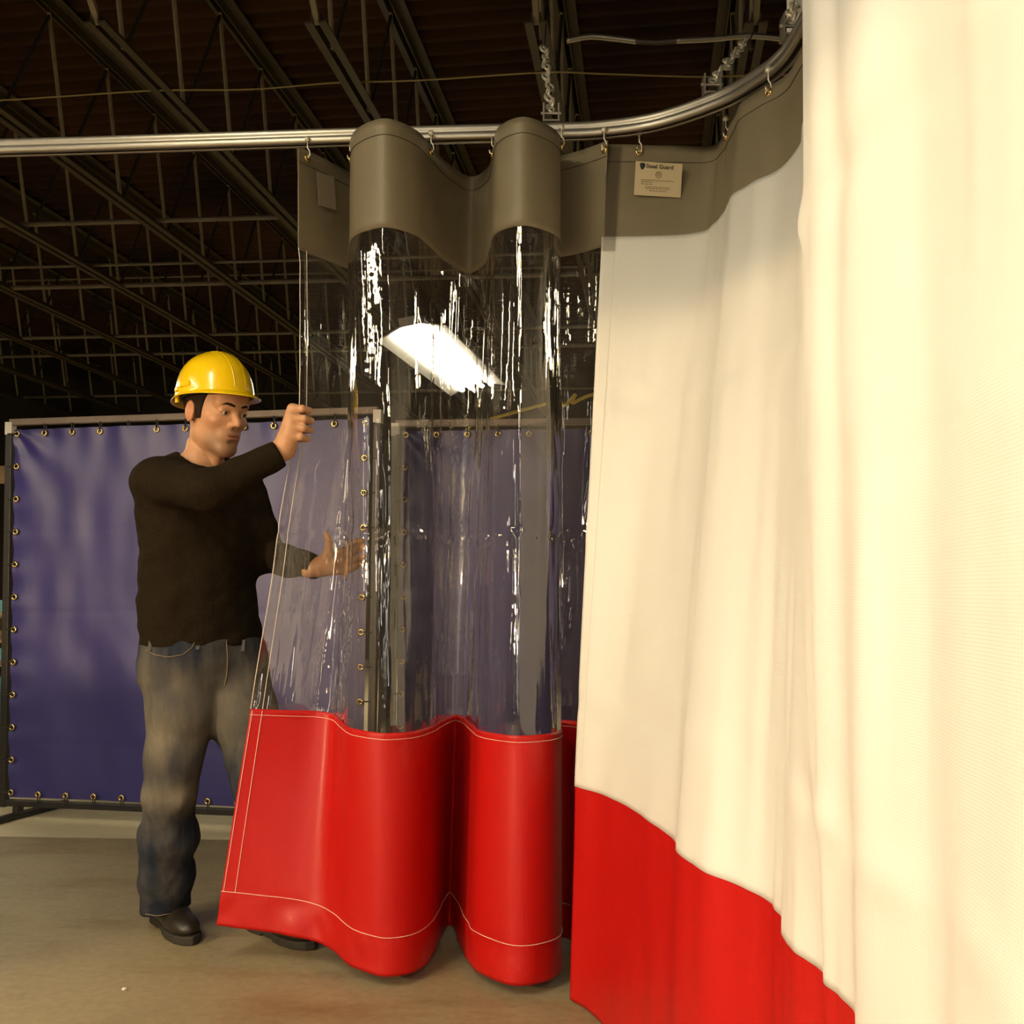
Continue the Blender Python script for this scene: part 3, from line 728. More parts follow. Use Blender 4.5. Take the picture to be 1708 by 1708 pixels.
# grey flap hanging from the near edge of the second screen, closing the gap
nu, nz = 14, 40
U, Z = np.meshgrid(np.linspace(0, 1, nu), np.linspace(.05, 1.80, nz), indexing='ij')
wd_ = .055 + .045 * np.clip((1.80 - Z) / 1.75, 0, 1)
Xf = -.592 - .016 * (1.8 - Z) + (U - .5) * wd_ + .012; Yf = 4.895 + .012 * np.sin(U * 7 + 2 * vnoise(0 * U, Z / .5, 0 * U)) + .006 * vnoise(U * 3, Z / .2, 0 * U + 2)
idx = np.arange(nu * nz).reshape(nu, nz); Qf = np.stack([idx[:-1, :-1], idx[1:, :-1], idx[1:, 1:], idx[:-1, 1:]], -1).reshape(-1, 4)
fo = link('edge_flap', mesh_np('edge_flap', np.stack([Xf, Yf, Z], -1).reshape(-1, 3), Qf), M_column, screen_b, smooth=True)
md = fo.modifiers.new('thickness', 'SOLIDIFY'); md.thickness = .002
fo['label'] = 'grey vinyl edge flap'

# ------------------------------------------------------------------ pallets and a teal rail at the edge of the view
def pallet_parts(t):
    W_, D_ = 1.15, 1.0
    for y in np.linspace(-D_ / 2 + .05, D_ / 2 - .05, 6):
        b = MB(); b.box((0, y, .125), (W_, .095, .018)); link('deck_board', b.mesh('deck_board'), M_wood, t, loc=(0, 0, 0))
    for x in (-W_ / 2 + .03, 0, W_ / 2 - .03):
        b = MB(); b.box((x, 0, .067), (.04, D_, .095)); link('stringer', b.mesh('stringer'), M_wood, t, loc=(0, 0, 0))
    for y in (-D_ / 2 + .05, 0, D_ / 2 - .05):
        b = MB(); b.box((0, y, .009), (W_, .095, .018)); link('bottom_board', b.mesh('bottom_board'), M_wood, t, loc=(0, 0, 0))
def copy_tree(o, parent=None):
    c = o.copy(); COL.objects.link(c); c.parent = parent
    for ch in o.children: copy_tree(ch, c)
    return c
words_ = ['lowest', 'second lowest', 'third lowest', 'middle', 'third highest', 'second highest', 'topmost']
p0 = empty('wooden_pallet', (-3.28, 6.2, 0), 'lowest wooden pallet of the stack behind the blue screen', 'pallet', 'stacked pallets'); pallet_parts(p0)
for i in range(1, 7):
    c = copy_tree(p0); c.location = (-3.28 + random.uniform(-.03, .03), 6.2 + random.uniform(-.03, .03), .1345 * i); c.rotation_euler.z = random.uniform(-.03, .03)
    c['label'] = words_[i] + ' wooden pallet of the stack behind the blue screen'
rail = empty('step_ladder', (-2.72, 5.2, 0), 'teal ladder leaning beside the pallet stack', 'ladder')
for dx in (0, -.36):
    b = MB(); b.bar((-2.545 + dx, 5.35, 1.05), (-2.70 + dx, 5.15, .0), .03, .06); b.build('rail', M_teal, rail)
b = MB(); b.bar((-2.566, 5.322, .90), (-2.575, 5.31, .84), .034, .064); b.build('white_band', M_tape, rail)
for z in (.25, .5, .75, 1.0):
    b = MB(); xx = -2.70 + .155 * z / 1.05; yy = 5.15 + .2 * z / 1.05; b.bar((xx, yy, z), (xx - .36, yy, z), .03, .06); b.build('rung', M_teal, rail)
# rack beam and bin above the pallets
rk = empty('storage_rack', (-3.6, 7.3, 0), 'storage rack with timber shelf behind the blue screen', 'rack')
for x in (-4.6, -2.75):
    for y in (7.0, 7.7):
        b = MB(); b.box((x, y, 1.05), (.06, .06, 2.1)); b.build('upright', M_frame, rk)
for z in (.9, 1.86):
    b = MB(); b.box((-3.67, 7.0, z), (1.8, .04, .09)); b.build('beam', M_wood, rk)
    b = MB(); b.box((-3.67, 7.35, z + .06), (1.8, .72, .03)); b.build('shelf', M_wood, rk)

# a chip of debris on the floor
bm = bmesh.new(); bmesh.ops.create_icosphere(bm, subdivisions=1, radius=.007)
for v in bm.verts: v.co = Vector((v.co.x * random.uniform(.8, 1.5), v.co.y * random.uniform(.7, 1.2), max(v.co.z * .7, -.004)))
me = bpy.data.meshes.new('debris_chip'); bm.to_mesh(me); bm.free()
yy = F * H / (1652 - HY); o = link('debris_chip', me, M_tape, None, loc=((208 - CX) * yy / F, yy, .004)); tag(o, 'small pale chip of debris lying on the concrete', 'debris')

# ================================================================== the person (signed-distance modelling, surfaced on a grid)
def surface_nets(v, o, h):
    s = v < 0
    c = [s[i:s.shape[0] - 1 + i, j:s.shape[1] - 1 + j, k:s.shape[2] - 1 + k] for i in (0, 1) for j in (0, 1) for k in (0, 1)]
    cnt = sum(x.astype(np.int8) for x in c); act = (cnt > 0) & (cnt < 8)
    I = np.argwhere(act); idx = np.full(act.shape, -1, np.int64); idx[act] = np.arange(len(I))
    acc = np.zeros((len(I), 3)); num = np.zeros(len(I))
    cor = np.array([(i, j, k) for i in (0, 1) for j in (0, 1) for k in (0, 1)])
    val = np.stack([v[I[:, 0] + a, I[:, 1] + b_, I[:, 2] + c_] for a, b_, c_ in cor], 1)
    for a in range(8):
        for b_ in range(a + 1, 8):
            if np.abs(cor[a] - cor[b_]).sum() != 1: continue
            va, vb = val[:, a], val[:, b_]; m = (va < 0) != (vb < 0)
            t = va / np.where(m, va - vb, 1); p = cor[a] + t[:, None] * (cor[b_] - cor[a])
            acc[m] += p[m]; num[m] += 1
    V = (I + acc / num[:, None]) * h + np.asarray(o)
    Q = []
    for ax in range(3):
        sl0 = [slice(None)] * 3; sl1 = [slice(None)] * 3; sl0[ax] = slice(0, -1); sl1[ax] = slice(1, None)
        a, b_ = s[tuple(sl0)], s[tuple(sl1)]; E = np.argwhere(a != b_)
        u, w_ = (ax + 1) % 3, (ax + 2) % 3
        ok = (E[:, u] > 0) & (E[:, w_] > 0) & (E[:, u] < s.shape[u] - 1) & (E[:, w_] < s.shape[w_] - 1); E = E[ok]
        def cell(du, dw):
            e = E.copy(); e[:, u] += du; e[:, w_] += dw; return idx[e[:, 0], e[:, 1], e[:, 2]]
        q = np.stack([cell(-1, -1), cell(0, -1), cell(0, 0), cell(-1, 0)], 1)
        fl = a[tuple(E.T)]; q[~fl] = q[~fl][:, ::-1]
        Q.append(q)
    Q = np.vstack(Q); Q = Q[(Q >= 0).all(1)]
    return V, Q

class Field:
    def __init__(s, lo, hi, h):
        s.o = np.array(lo, float); s.h = h; n = np.ceil((np.array(hi) - s.o) / h).astype(int) + 1
        g = [s.o[i] + np.arange(n[i]) * h for i in range(3)]
        s.X, s.Y, s.Z = (a.astype(np.float32) for a in np.meshgrid(*g, indexing='ij'))
        s.d = np.full(s.X.shape, 1e3, np.float32)
    def cone(s, a, b, ra, rb):
        a, b = np.asarray(a, np.float32), np.asarray(b, np.float32); ab = b - a; L2 = float(ab @ ab) + 1e-9
        t = np.clip(((s.X - a[0]) * ab[0] + (s.Y - a[1]) * ab[1] + (s.Z - a[2]) * ab[2]) / L2, 0, 1)
        return np.sqrt((s.X - a[0] - t * ab[0]) ** 2 + (s.Y - a[1] - t * ab[1]) ** 2 + (s.Z - a[2] - t * ab[2]) ** 2) - (ra + (rb - ra) * t)
    def ell(s, c, r, R=None):
        x, y, z = s.X - c[0], s.Y - c[1], s.Z - c[2]
        if R is not None: x, y, z = (R[0][i] * x + R[1][i] * y + R[2][i] * z for i in range(3))   # R columns = local axes
        k0 = np.sqrt((x / r[0]) ** 2 + (y / r[1]) ** 2 + (z / r[2]) ** 2); k1 = np.sqrt((x / r[0] ** 2) ** 2 + (y / r[1] ** 2) ** 2 + (z / r[2] ** 2) ** 2)
        return k0 * (k0 - 1) / np.maximum(k1, 1e-6)
    def loft(s, rows, ax, ay):
        """rows: (z, cx, cy, half-width along ax, half-depth along ay)"""
        rows = sorted(rows); zs = [r[0] for r in rows]
        zz = np.clip(s.Z, zs[0], zs[-1]); f = lambda i: np.interp(zz, zs, [r[i] for r in rows]).astype(np.float32)
        x, y = s.X - f(1), s.Y - f(2); p = x * ax[0] + y * ax[1]; q = x * ay[0] + y * ay[1]; a, b = f(3), f(4)
        k = np.sqrt((p / a) ** 2 + (q / b) ** 2); e = (k - 1) * np.minimum(a, b)
        dz = np.maximum(zs[0] - s.Z, s.Z - zs[-1])
        return np.maximum(e, dz)
    def add(s, d, k=0.0):
        if k <= 0: s.d = np.minimum(s.d, d)
        else:
            h = np.clip(.5 + .5 * (s.d - d) / k, 0, 1); s.d = s.d * (1 - h) + d * h - k * h * (1 - h)
        return s
    def sub(s, d, k=0.0):
        if k <= 0: s.d = np.maximum(s.d, -d)
        else:
            h = np.clip(.5 - .5 * (s.d + d) / k, 0, 1); s.d = s.d * (1 - h) - d * h + k * h * (1 - h)
        return s
    def surf(s): return surface_nets(s.d, s.o, s.h)

def set_cols(me, C):
    ca = me.color_attributes.new('Col', 'FLOAT_COLOR', 'POINT'); C4 = np.ones((len(C), 4), np.float32); C4[:, :3] = C; ca.data.foreach_set('color', C4.ravel())

def np3(p): return np.array(p, float)
def A(x, y, Y): return np3(at(x, y, Y))
SK = (0.48, 0.245, 0.125)
M_skin = mat('skin', SK, 0.48, spec=0.35, attr=True, bump=(60, 0.06, ONE))
M_hair = mat('hair', (0.018, 0.010, 0.005), 0.8, spec=0.15, bump=(120, 0.4, (1, 1, .3)))
M_sweater = mat('knit_sweater', (0.0165, 0.0105, 0.0045), 0.9, spec=0.1, noise=(60, (0.011, 0.007, 0.003), 0.3, ONE), bump=(140, 0.35, ONE))
M_denim = mat('denim', (0.1, 0.1, 0.1), 0.85, spec=0.2, attr=True, noise=(90, (0.72, 0.72, 0.74), 0.3, (1, 1, .35)), bump=(200, 0.2, ONE))
M_thread = mat('jeans_thread', (0.22, 0.16, 0.09), 0.8)
M_shoe = mat('shoe_leather', (0.024, 0.018, 0.011), 0.42, noise=(30, (0.012, 0.009, 0.006), 0.3, ONE))
M_sole = mat('shoe_sole', (0.022, 0.018, 0.012), 0.7)
M_yellow = mat('hat_plastic', (0.76, 0.50, 0.005), 0.22, spec=0.5, coat=0.3)
M_eye = mat('eye_white', (0.55, 0.48, 0.42), 0.2)
M_iris = mat('iris', (0.02, 0.014, 0.01), 0.15)
M_inside = mat('hat_suspension', (0.05, 0.045, 0.035), 0.7)

person = empty('person', (at(330, 0, 3.2)[0], 3.2, 0), 'person in dark brown sweater and faded jeans pulling the clear curtain aside', 'person')

# ---- joints
FT = np.array([math.sin(math.radians(40)), -math.cos(math.radians(40))]); RT = np.array([FT[1], -FT[0]])    # torso forward, torso right (plan)
tc = A(332, 900, 3.2)
sh_r = A(258, 800, 3.08); el_r = A(348, 818, 2.93); wr_r = A(470, 754, 2.985)
sh_l = A(403, 806, 3.29); el_l = A(447, 925, 3.30); wr_l = A(530, 948, 3.185)
hip_r = A(300, 1100, 3.16); kn_r = A(285, 1320, 3.14); an_r = A(277, 1505, 3.26)
hip_l = A(388, 1100, 3.25); kn_l = A(425, 1320, 3.14); an_l = A(440, 1515, 3.17)
neck0 = A(333, 778, 3.2); 

# ---- head frame
yaw, pit, HS = math.radians(52), math.radians(-9), 1.06
hf = Vector((math.sin(yaw) * math.cos(pit), -math.cos(yaw) * math.cos(pit), math.sin(pit))); hr0 = Vector((-math.cos(yaw), -math.sin(yaw), 0))
hu = hr0.cross(hf) * -1; hu = hu if hu.z > 0 else -hu
HR = Matrix((-hr0, hf, hu)).transposed()      # columns: his left, forward, up
HC = Vector(at(361, 685, 3.17))               # head origin: between the ears at eye height
def hl(x, y, z): return HC + HR @ (Vector((x, y, z)) * HS)
def head_local(P): return (np.asarray(P) - np.array(HC)) @ np.array(HR)

# face, skull and neck in head space on a fine grid
f = Field((-.105, -.135, -.205), (.105, .135, .135), .0022)
f.add(f.ell((0, -.018, .032), (.075, .096, .088)))
f.add(f.ell((0, .022, -.030), (.0585, .071, .088)), .03)
f.add(f.cone((-.043, -.004, -.074), (-.013, .058, -.108), .017, .017), .03); f.add(f.cone((.043, -.004, -.074), (.013, .058, -.108), .017, .017), .03)
f.add(f.ell((0, .066, -.110), (.023, .018, .017)), .02)
for sx in (-1, 1):
    f.add(f.ell((sx * .041, .057, -.028), (.022, .022, .018)), .02)
    f.add(f.cone((sx * .044, .070, .018), (sx * .010, .086, .014), .009, .010), .014)
    f.sub(f.ell((sx * .032, .098, -.004), (.017, .016, .0115)), .012)
f.add(f.ell((0, .074, .040), (.05, .022, .035)), .03)
f.add(f.cone((0, .086, .006), (0, .109, -.034), .0070, .0100), .010)
for sx in (-1, 1): f.add(f.ell((sx * .0115, .097, -.039), (.008, .010, .008)), .008)
f.add(f.ell((0, .074, -.070), (.030, .018, .024)), .02)
f.add(f.ell((0, .0875, -.0665), (.021, .008, .0048)), .006); f.add(f.ell((0, .0870, -.0775), (.018, .008, .0058)), .006)
f.sub(f.ell((0, .0965, -.0720), (.024, .009, .0014)), .003)
f.sub(f.ell((0, .0960, -.0895), (.016, .009, .005)), .008)
d_skull = f.d.copy(); f_head = f
for sx in (-1, 1):   # lids around the eyes
    f.add(f.ell((sx * .032, .0800, -.0005), (.0165, .0125, .0105)), .004)
    f.sub(f.ell((sx * .032, .0930, -.0052), (.0120, .010, .0027)), .003)
    # ear: rim, bowl, lobe
    f.add(f.ell((sx * .078, -.016, -.012), (.0085, .020, .031)), .008)
    f.sub(f.ell((sx * .0870, -.012, -.008), (.0085, .012, .019)), .004)
f.add(f.cone((0, -.026, -.05), (0, -.045, -.21), .050, .057), .03)
f.add(f.cone((0, .022, -.135), (0, .006, -.20), .012, .012), .03)
Vh, Qh = f.surf()
C = np.tile(np.array(SK), (len(Vh), 1)); x, y, z = Vh.T
st = np.clip((-.040 - z - .6 * np.clip(.05 - y, 0, .05)) / .05, 0, 1) * np.clip((y + .01) / .05, 0, 1) * np.clip((z + .145) / .02, 0, 1)
st = np.maximum(st, np.clip((y - .07) / .01, 0, 1) * np.clip((-.046 - z) / .006, 0, 1) * np.clip((z + .135) / .02, 0, 1) * .6)
C = C * (1 - .50 * st[:, None]) + np.array((.12, .085, .055)) * (.42 * st[:, None])
lip = ((np.abs(x) < .021) & (y > .083) & (z < -.0620) & (z > -.0835)).astype(float); C = C * (1 - .6 * lip[:, None]) + np.array((.34, .115, .075)) * (.6 * lip[:, None])
ear = (np.abs(x) > .071) & (y < .01) & (z < .025) & (z > -.05); C[ear] = C[ear] * .5 + np.array((.52, .19, .10)) * .5
chk = np.exp(-(((np.abs(x) - .042) / .02) ** 2 + ((z + .035) / .02) ** 2)) * (y > .03); C = C * (1 - .3 * chk[:, None]) + np.array((.52, .20, .115)) * (.3 * chk[:, None])
Ch = C; Vhw = HS * Vh @ np.array(HR).T + np.array(HC)

# ---- right hand: closed on the curtain edge
def hand_right():
    g = Field(A(425, 775, 3.02) - np.array((0, .12, .02)), A(530, 655, 3.02) + np.array((.02, .12, .02)), .0021)
    w0 = A(455, 764, 2.98); w1 = A(474, 748, 2.99)
    g.add(g.cone(w0, w1, .030, .028)); 
    kn = [A(488, 682, 2.972), A(486, 697, 2.962), A(486, 713, 2.962), A(488, 728, 2.970)]
    for k_, r in zip(kn, (.0155, .016, .0155, .0145)): g.add(g.cone(w1, k_, .022, r), .022)
    g.add(g.cone(A(474, 728, 3.01), A(486, 700, 3.01), .02, .018), .02)
    for i, (dx, r) in enumerate(((16, .0102), (19, .0108), (18, .0102), (14, .0092))):
        k_ = kn[i]; yk = (680, 697, 712, 727)[i]
        pip = A(488 + dx, yk + 2, 2.955 + (.008, 0, .002, .008)[i]); dip = A(491 + dx + 8, yk + 5, 2.990); tip = A(486 + dx, yk + 7, 3.022)
        g.add(g.cone(k_, pip, r + .0028, r + .001), .009); g.add(g.cone(pip, dip, r + .001, r), .003); g.add(g.cone(dip, tip, r, r - .0015), .003)
    t0, t1, t2 = A(478, 726, 3.035), A(491, 697, 3.05), A(505, 684, 3.045)
    g.add(g.cone(w1 + np.array((0, .02, .01)), t0, .02, .014), .015); g.add(g.cone(t0, t1, .0135, .0115), .008); g.add(g.cone(t1, t2, .0115, .0095), .005)
    return g.surf()
Vr, Qr = hand_right()
# ---- left hand: open behind the clear sheet, thumb up
def hand_left():
    g = Field(A(505, 985, 3.19) - np.array((0, .10, 0)), A(612, 880, 3.19) + np.array((0, .10, 0)), .0021)
    w0 = A(515, 949, 3.19); w1 = A(536, 945, 3.185)
    g.add(g.cone(w0, w1, .029, .027))
    kn = [A(570, 921, 3.19), A(574, 931, 3.19), A(574, 942, 3.19), A(570, 952, 3.19)]
    for k_, r in zip(kn, (.0150, .0150, .0145, .0135)): g.add(g.cone(w1, k_, .021, r), .02)
    ends = (((588, 907), (597, 903), (604, 902)), ((592, 919), (602, 914), (609, 912)), ((592, 934), (602, 930), (608, 927)), ((585, 949), (593, 946), (598, 942)))
    for i, e in enumerate(ends):
        r = (.0095, .0100, .0095, .0085)[i]; p = kn[i]
        for j, (x, y) in enumerate(e):
            q = A(x, y, 3.19 - .012 * j + (.0, .01, .02)[j] * .5); g.add(g.cone(p, q, r + .002 - .001 * j, r + .001 - .0012 * j), .006); p = q
    t1, t2, t3 = A(546, 926, 3.165), A(549, 906, 3.16), A(545, 891, 3.165)
    g.add(g.cone(w1, t1, .021, .016), .015); g.add(g.cone(t1, t2, .0145, .0115), .006); g.add(g.cone(t2, t3, .0115, .0095), .004)
    return g.surf()
Vl, Ql = hand_left()
# ---- the rest of the body, under the clothes
g = Field((tc[0] - .30, 2.82, .05), (tc[0] + .55, 3.52, 1.56), .0085)
rows = [(z_, tc[0] + (px - 332) / 531, 3.2 + dy, w_, d_) for (z_, px, dy, w_, d_) in ((.84, 338, 0, .135, .10), (.95, 334, 0, .135, .10), (1.10, 332, 0, .13, .095), (1.25, 333, -.005, .14, .10), (1.38, 330, 0, .145, .10), (1.46, 328, .01, .12, .08), (1.50, 330, .01, .08, .06))]
g.add(g.loft(rows, RT, FT))
g.add(g.cone(neck0 - np.array((0, 0, .05)), neck0 + np.array((.01, -.01, .06)), .055, .048), .03)
for a_, b_, ra, rb in ((sh_r, el_r, .048, .038), (el_r, wr_r, .036, .024), (sh_l, el_l, .046, .036), (el_l, wr_l, .034, .022), (hip_r, kn_r, .065, .045), (kn_r, an_r, .045, .032), (hip_l, kn_l, .065, .045), (kn_l, an_l, .045, .035)): g.add(g.cone(a_, b_, ra, rb), .02)
Vb, Qb = g.surf()
parts_v, parts_q, parts_c = [], [], []
n0 = 0
for V_, Q_, C_ in ((Vhw, Qh, Ch), (Vr, Qr, None), (Vl, Ql, None), (Vb, Qb, None)):
    parts_v.append(V_); parts_q.append(Q_ + n0); n0 += len(V_)
    if C_ is None:
        C_ = np.tile(np.array(SK) * np.array((1.02, 1.04, 1.06)), (len(V_), 1)); C_ *= (1 + .10 * vnoise(V_[:, 0] / .012, V_[:, 1] / .012, V_[:, 2] / .012))[:, None]
    parts_c.append(C_)
me = mesh_np('body', np.vstack(parts_v), np.vstack(parts_q)); set_cols(me, np.vstack(parts_c))
body = link('body', me, M_skin, person, smooth=True)
sm = body.modifiers.new('smooth', 'SMOOTH'); sm.factor = .5; sm.iterations = 1

# eyes and brows
for sx in (-1, 1):
    bm = bmesh.new(); bmesh.ops.create_uvsphere(bm, u_segments=20, v_segments=14, radius=.0118); me = bpy.data.meshes.new('eye'); bm.to_mesh(me); bm.free()
    ey = link('eye', me, M_eye, person, loc=hl(sx * .032, .0795, -.0025) - world_base(person), smooth=True)
    bm = bmesh.new(); bmesh.ops.create_uvsphere(bm, u_segments=14, v_segments=8, radius=.0058, matrix=Matrix.Diagonal((1, .35, 1, 1))); me = bpy.data.meshes.new('iris'); bm.to_mesh(me); bm.free()
    gz = (HR @ Vector((.16, 1, -.34))).normalized()
    ir = link('iris', me, M_iris, ey, loc=gz * .0108, smooth=True); ir.rotation_euler = gz.to_track_quat('Y', 'Z').to_euler()
    b = MB(); b.tube([tuple(hl(sx * px, py, pz)) for px, py, pz in ((.011, .1010, .0150), (.022, .0990, .0185), (.034, .0930, .0205), (.047, .0830, .0150))], [.0030, .0042, .0040, .0018], 6); b.build('eyebrow', M_hair, person, smooth=True)
# hair below the hat: the skull grown by a few millimetres, cut to the hairline
f = f_head; hd = d_skull - .0045
hd = np.maximum(hd, f.Y - (.026 + .30 * np.clip(f.Z, -.1, .08)))
hd = np.maximum(hd, np.interp(f.Y, [-.12, -.05, -.036, .0, .05], [-.082, -.074, -.042, -.030, -.026]).astype(np.float32) - f.Z)
hd = np.maximum(hd, -(d_skull + .006))
f.d = hd
f.sub(f.ell((-.08, -.016, -.016), (.022, .019, .031)), .003); f.sub(f.ell((.08, -.016, -.016), (.022, .019, .031)), .003)
Vq, Qq = f.surf(); Vq = Vq * HS
hair = link('hair', mesh_np('hair', Vq @ np.array(HR).T + np.array(HC), Qq), M_hair, person, smooth=True)

# ---- sweater
g = Field((tc[0] - .245, 2.80, .88), (tc[0] + .46, 3.50, 1.56), .0055)
def row(z_, px, half_px, dy=0.0, ratio=.66):
    # pixel half width of the silhouette -> half width of a turned ellipse
    hw = half_px / 531.0; c_, s_ = abs(RT[0]), abs(FT[0]); w_ = hw / math.sqrt(c_ * c_ + (ratio * s_) ** 2); return (z_, (px - CX) * 3.2 / F, 3.2 + dy, w_, w_ * ratio)
rows = [row(.905, 338, 91), row(.94, 337, 90), row(1.02, 332, 89), row(1.10, 333, 87), row(1.20, 336, 88), row(1.28, 336, 92), row(1.36, 332, 92), row(1.42, 328, 88, .0, .62), row(1.46, 326, 74, .01, .6), row(1.49, 326, 54, .015, .66), row(1.515, 328, 36, .02, .8)]
g.add(g.loft(rows, RT, FT))
g.d = g.d + 0
g.add(g.cone(sh_r + np.array((.01, .0, -.005)), el_r, .074, .060), .045); g.add(g.cone(el_r, wr_r - (wr_r - el_r) * .06, .058, .041), .02)
g.add(g.cone(sh_l, el_l, .068, .056), .04); g.add(g.cone(el_l, wr_l - (wr_l - el_l) * .10, .056, .040), .02)
wr_n = .005 * vnoise(g.X / .055, g.Y / .055, g.Z / .035) + .0025 * vnoise(g.X / .03 + 9, g.Y / .03, g.Z / .03)
# slanting folds across the chest, creases at the elbow
wr_n = wr_n + .005 * np.sin((g.Z * 1.0 - g.X * 1.1) / .035) * np.clip((1.35 - g.Z) / .1, 0, 1) * np.clip((g.Z - 1.0) / .1, 0, 1) * .6
g.d = g.d + wr_n.astype(np.float32)
# neck opening
fr3 = np.array((FT[0], FT[1], 0))
g.sub(g.ell(neck0 + fr3 * .018 + np.array((0, 0, .022)), (.070, .070, .050)), .008)
# straight hem and cuffs
g.d = np.maximum(g.d, .908 - g.Z)
for e_, w_ in ((el_r, wr_r), (el_l, wr_l)):
    n_ = (w_ - e_) / np.linalg.norm(w_ - e_); c0 = w_ - n_ * .008
    pd = (g.X - c0[0]) * n_[0] + (g.Y - c0[1]) * n_[1] + (g.Z - c0[2]) * n_[2]
    near = np.sqrt((g.X - w_[0]) ** 2 + (g.Y - w_[1]) ** 2 + (g.Z - w_[2]) ** 2) < .12
    g.d = np.where(near, np.maximum(g.d, pd), g.d)
Vs, Qs = g.surf()
sw = link('sweater', mesh_np('sweater', Vs, Qs), M_sweater, person, smooth=True); sm = sw.modifiers.new('smooth', 'SMOOTH'); sm.factor = .5; sm.iterations = 3

# ---- jeans
g = Field((tc[0] - .23, 2.88, .055), (tc[0] + .40, 3.48, .965), .0055)
rows = [row(.70, 338, 40), row(.76, 336, 72), row(.80, 335, 86), row(.86, 337, 94), row(.91, 338, 92), row(.945, 338, 88)]
g.add(g.loft(rows, RT, FT))
def leg(pts):
    for (p, q) in zip(pts[:-1], pts[1:]): g.add(g.cone(p[0], q[0], p[1], q[1]), .03)
leg([(A(300, 1110, 3.16), .112), (A(305, 1185, 3.14), .104), (A(291, 1255, 3.12), .083), (A(283, 1325, 3.12), .073), (A(281, 1400, 3.16), .083), (A(278, 1455, 3.21), .081), (A(275, 1506, 3.25), .078)])
leg([(A(390, 1110, 3.25), .108), (A(405, 1190, 3.21), .102), (A(424, 1270, 3.17), .084), (A(436, 1330, 3.15), .074), (A(445, 1400, 3.17), .078), (A(450, 1455, 3.19), .078), (A(455, 1512, 3.19), .076)])
wn = .009 * vnoise(g.X / .07 + 3, g.Y / .07, g.Z / .08 + 2) + .003 * vnoise(g.X / .03, g.Y / .03, g.Z / .03)
wn = wn * (.45 + .55 * np.clip((.62 - g.Z) / .2, 0, 1))
wn = wn + .008 * vnoise((g.X + .5 * g.Z) / .11, g.Y / .11, (g.Z - .6 * g.X) / .045) * np.clip((.66 - g.Z) / .2, 0, 1)
g.d = g.d + wn.astype(np.float32)
g.d = np.maximum(g.d, .070 + .02 * np.clip((g.X + 1.05) / .2, -1, 1) - g.Z); g.d = np.maximum(g.d, g.Z - .935)
Vj, Qj = g.surf()
x, y, z = Vj.T
fade = .10 + .42 * np.exp(-(((z - .70) / .16) ** 2)) + .6 * np.exp(-(((z - .46) / .05) ** 2)) * (x < -.9) + .45 * np.exp(-(((z - .62) / .09) ** 2)) * np.exp(-((x + 1.06) / .05) ** 2)
fade = fade + .20 * vnoise(x / .05, y / .05, z / .09) + .10 * vnoise(x / .012, y / .012, z / .05)
fade = np.clip(fade, 0, 1)[:, None] 
c_dark, c_fade = np.array((.017, .023, .038)), np.array((.200, .172, .122))
Cj = c_dark * (1 - fade) + c_fade * fade
me = mesh_np('jeans', Vj, Qj); set_cols(me, Cj)
jeans = link('jeans', me, M_denim, person, smooth=True); sm = jeans.modifiers.new('smooth', 'SMOOTH'); sm.factor = .5; sm.iterations = 3

# stitched details lie on the jeans: project polylines onto the surface seen from the front
from mathutils.bvhtree import BVHTree
bvh_j = BVHTree.FromPolygons([tuple(p) for p in Vj], [tuple(q) for q in Qj])
def on_jeans(x, y, push=.002):
    o_ = Vector((0, 0, H)); d_ = (Vector(at(x, y, 3.0)) - o_).normalized(); hit = bvh_j.ray_cast(o_, d_)
    return None if hit[0] is None else hit[0] + hit[1] * push * (1 if hit[1].dot(d_) < 0 else -1)
def thread(name, pts, r=.0013):
    P = []
    for (a_, b_) in zip(pts[:-1], pts[1:]):
        for t in np.linspace(0, 1, 6)[:-1]:
            h_ = on_jeans(a_[0] + (b_[0] - a_[0]) * t, a_[1] + (b_[1] - a_[1]) * t)
            if h_ is not None: P.append(h_)
    if len(P) > 2: b = MB(); b.tube(P, r, 4); b.build(name, M_thread, jeans)
thread('pocket_stitching', [(245, 1084), (258, 1092), (280, 1096), (305, 1092), (320, 1080), (325, 1070)])
thread('fly_stitching', [(377, 1070), (379, 1095), (378, 1125), (373, 1148)])
thread('hem_stitching', [(243, 1524), (262, 1527), (285, 1523), (310, 1518)])
M_belt = mat('belt_loop', (.06, .06, .06), .85)
for (x_, y_) in ((330, 1072), (252, 1074), (405, 1075)):
    a_, b_ = on_jeans(x_, y_ - 7, .004), on_jeans(x_ - 1, y_ + 12, .004)
    if a_ and b_: b = MB(); b.bar(a_, b_, .010, .004); b.build('belt_loop', M_belt, jeans)

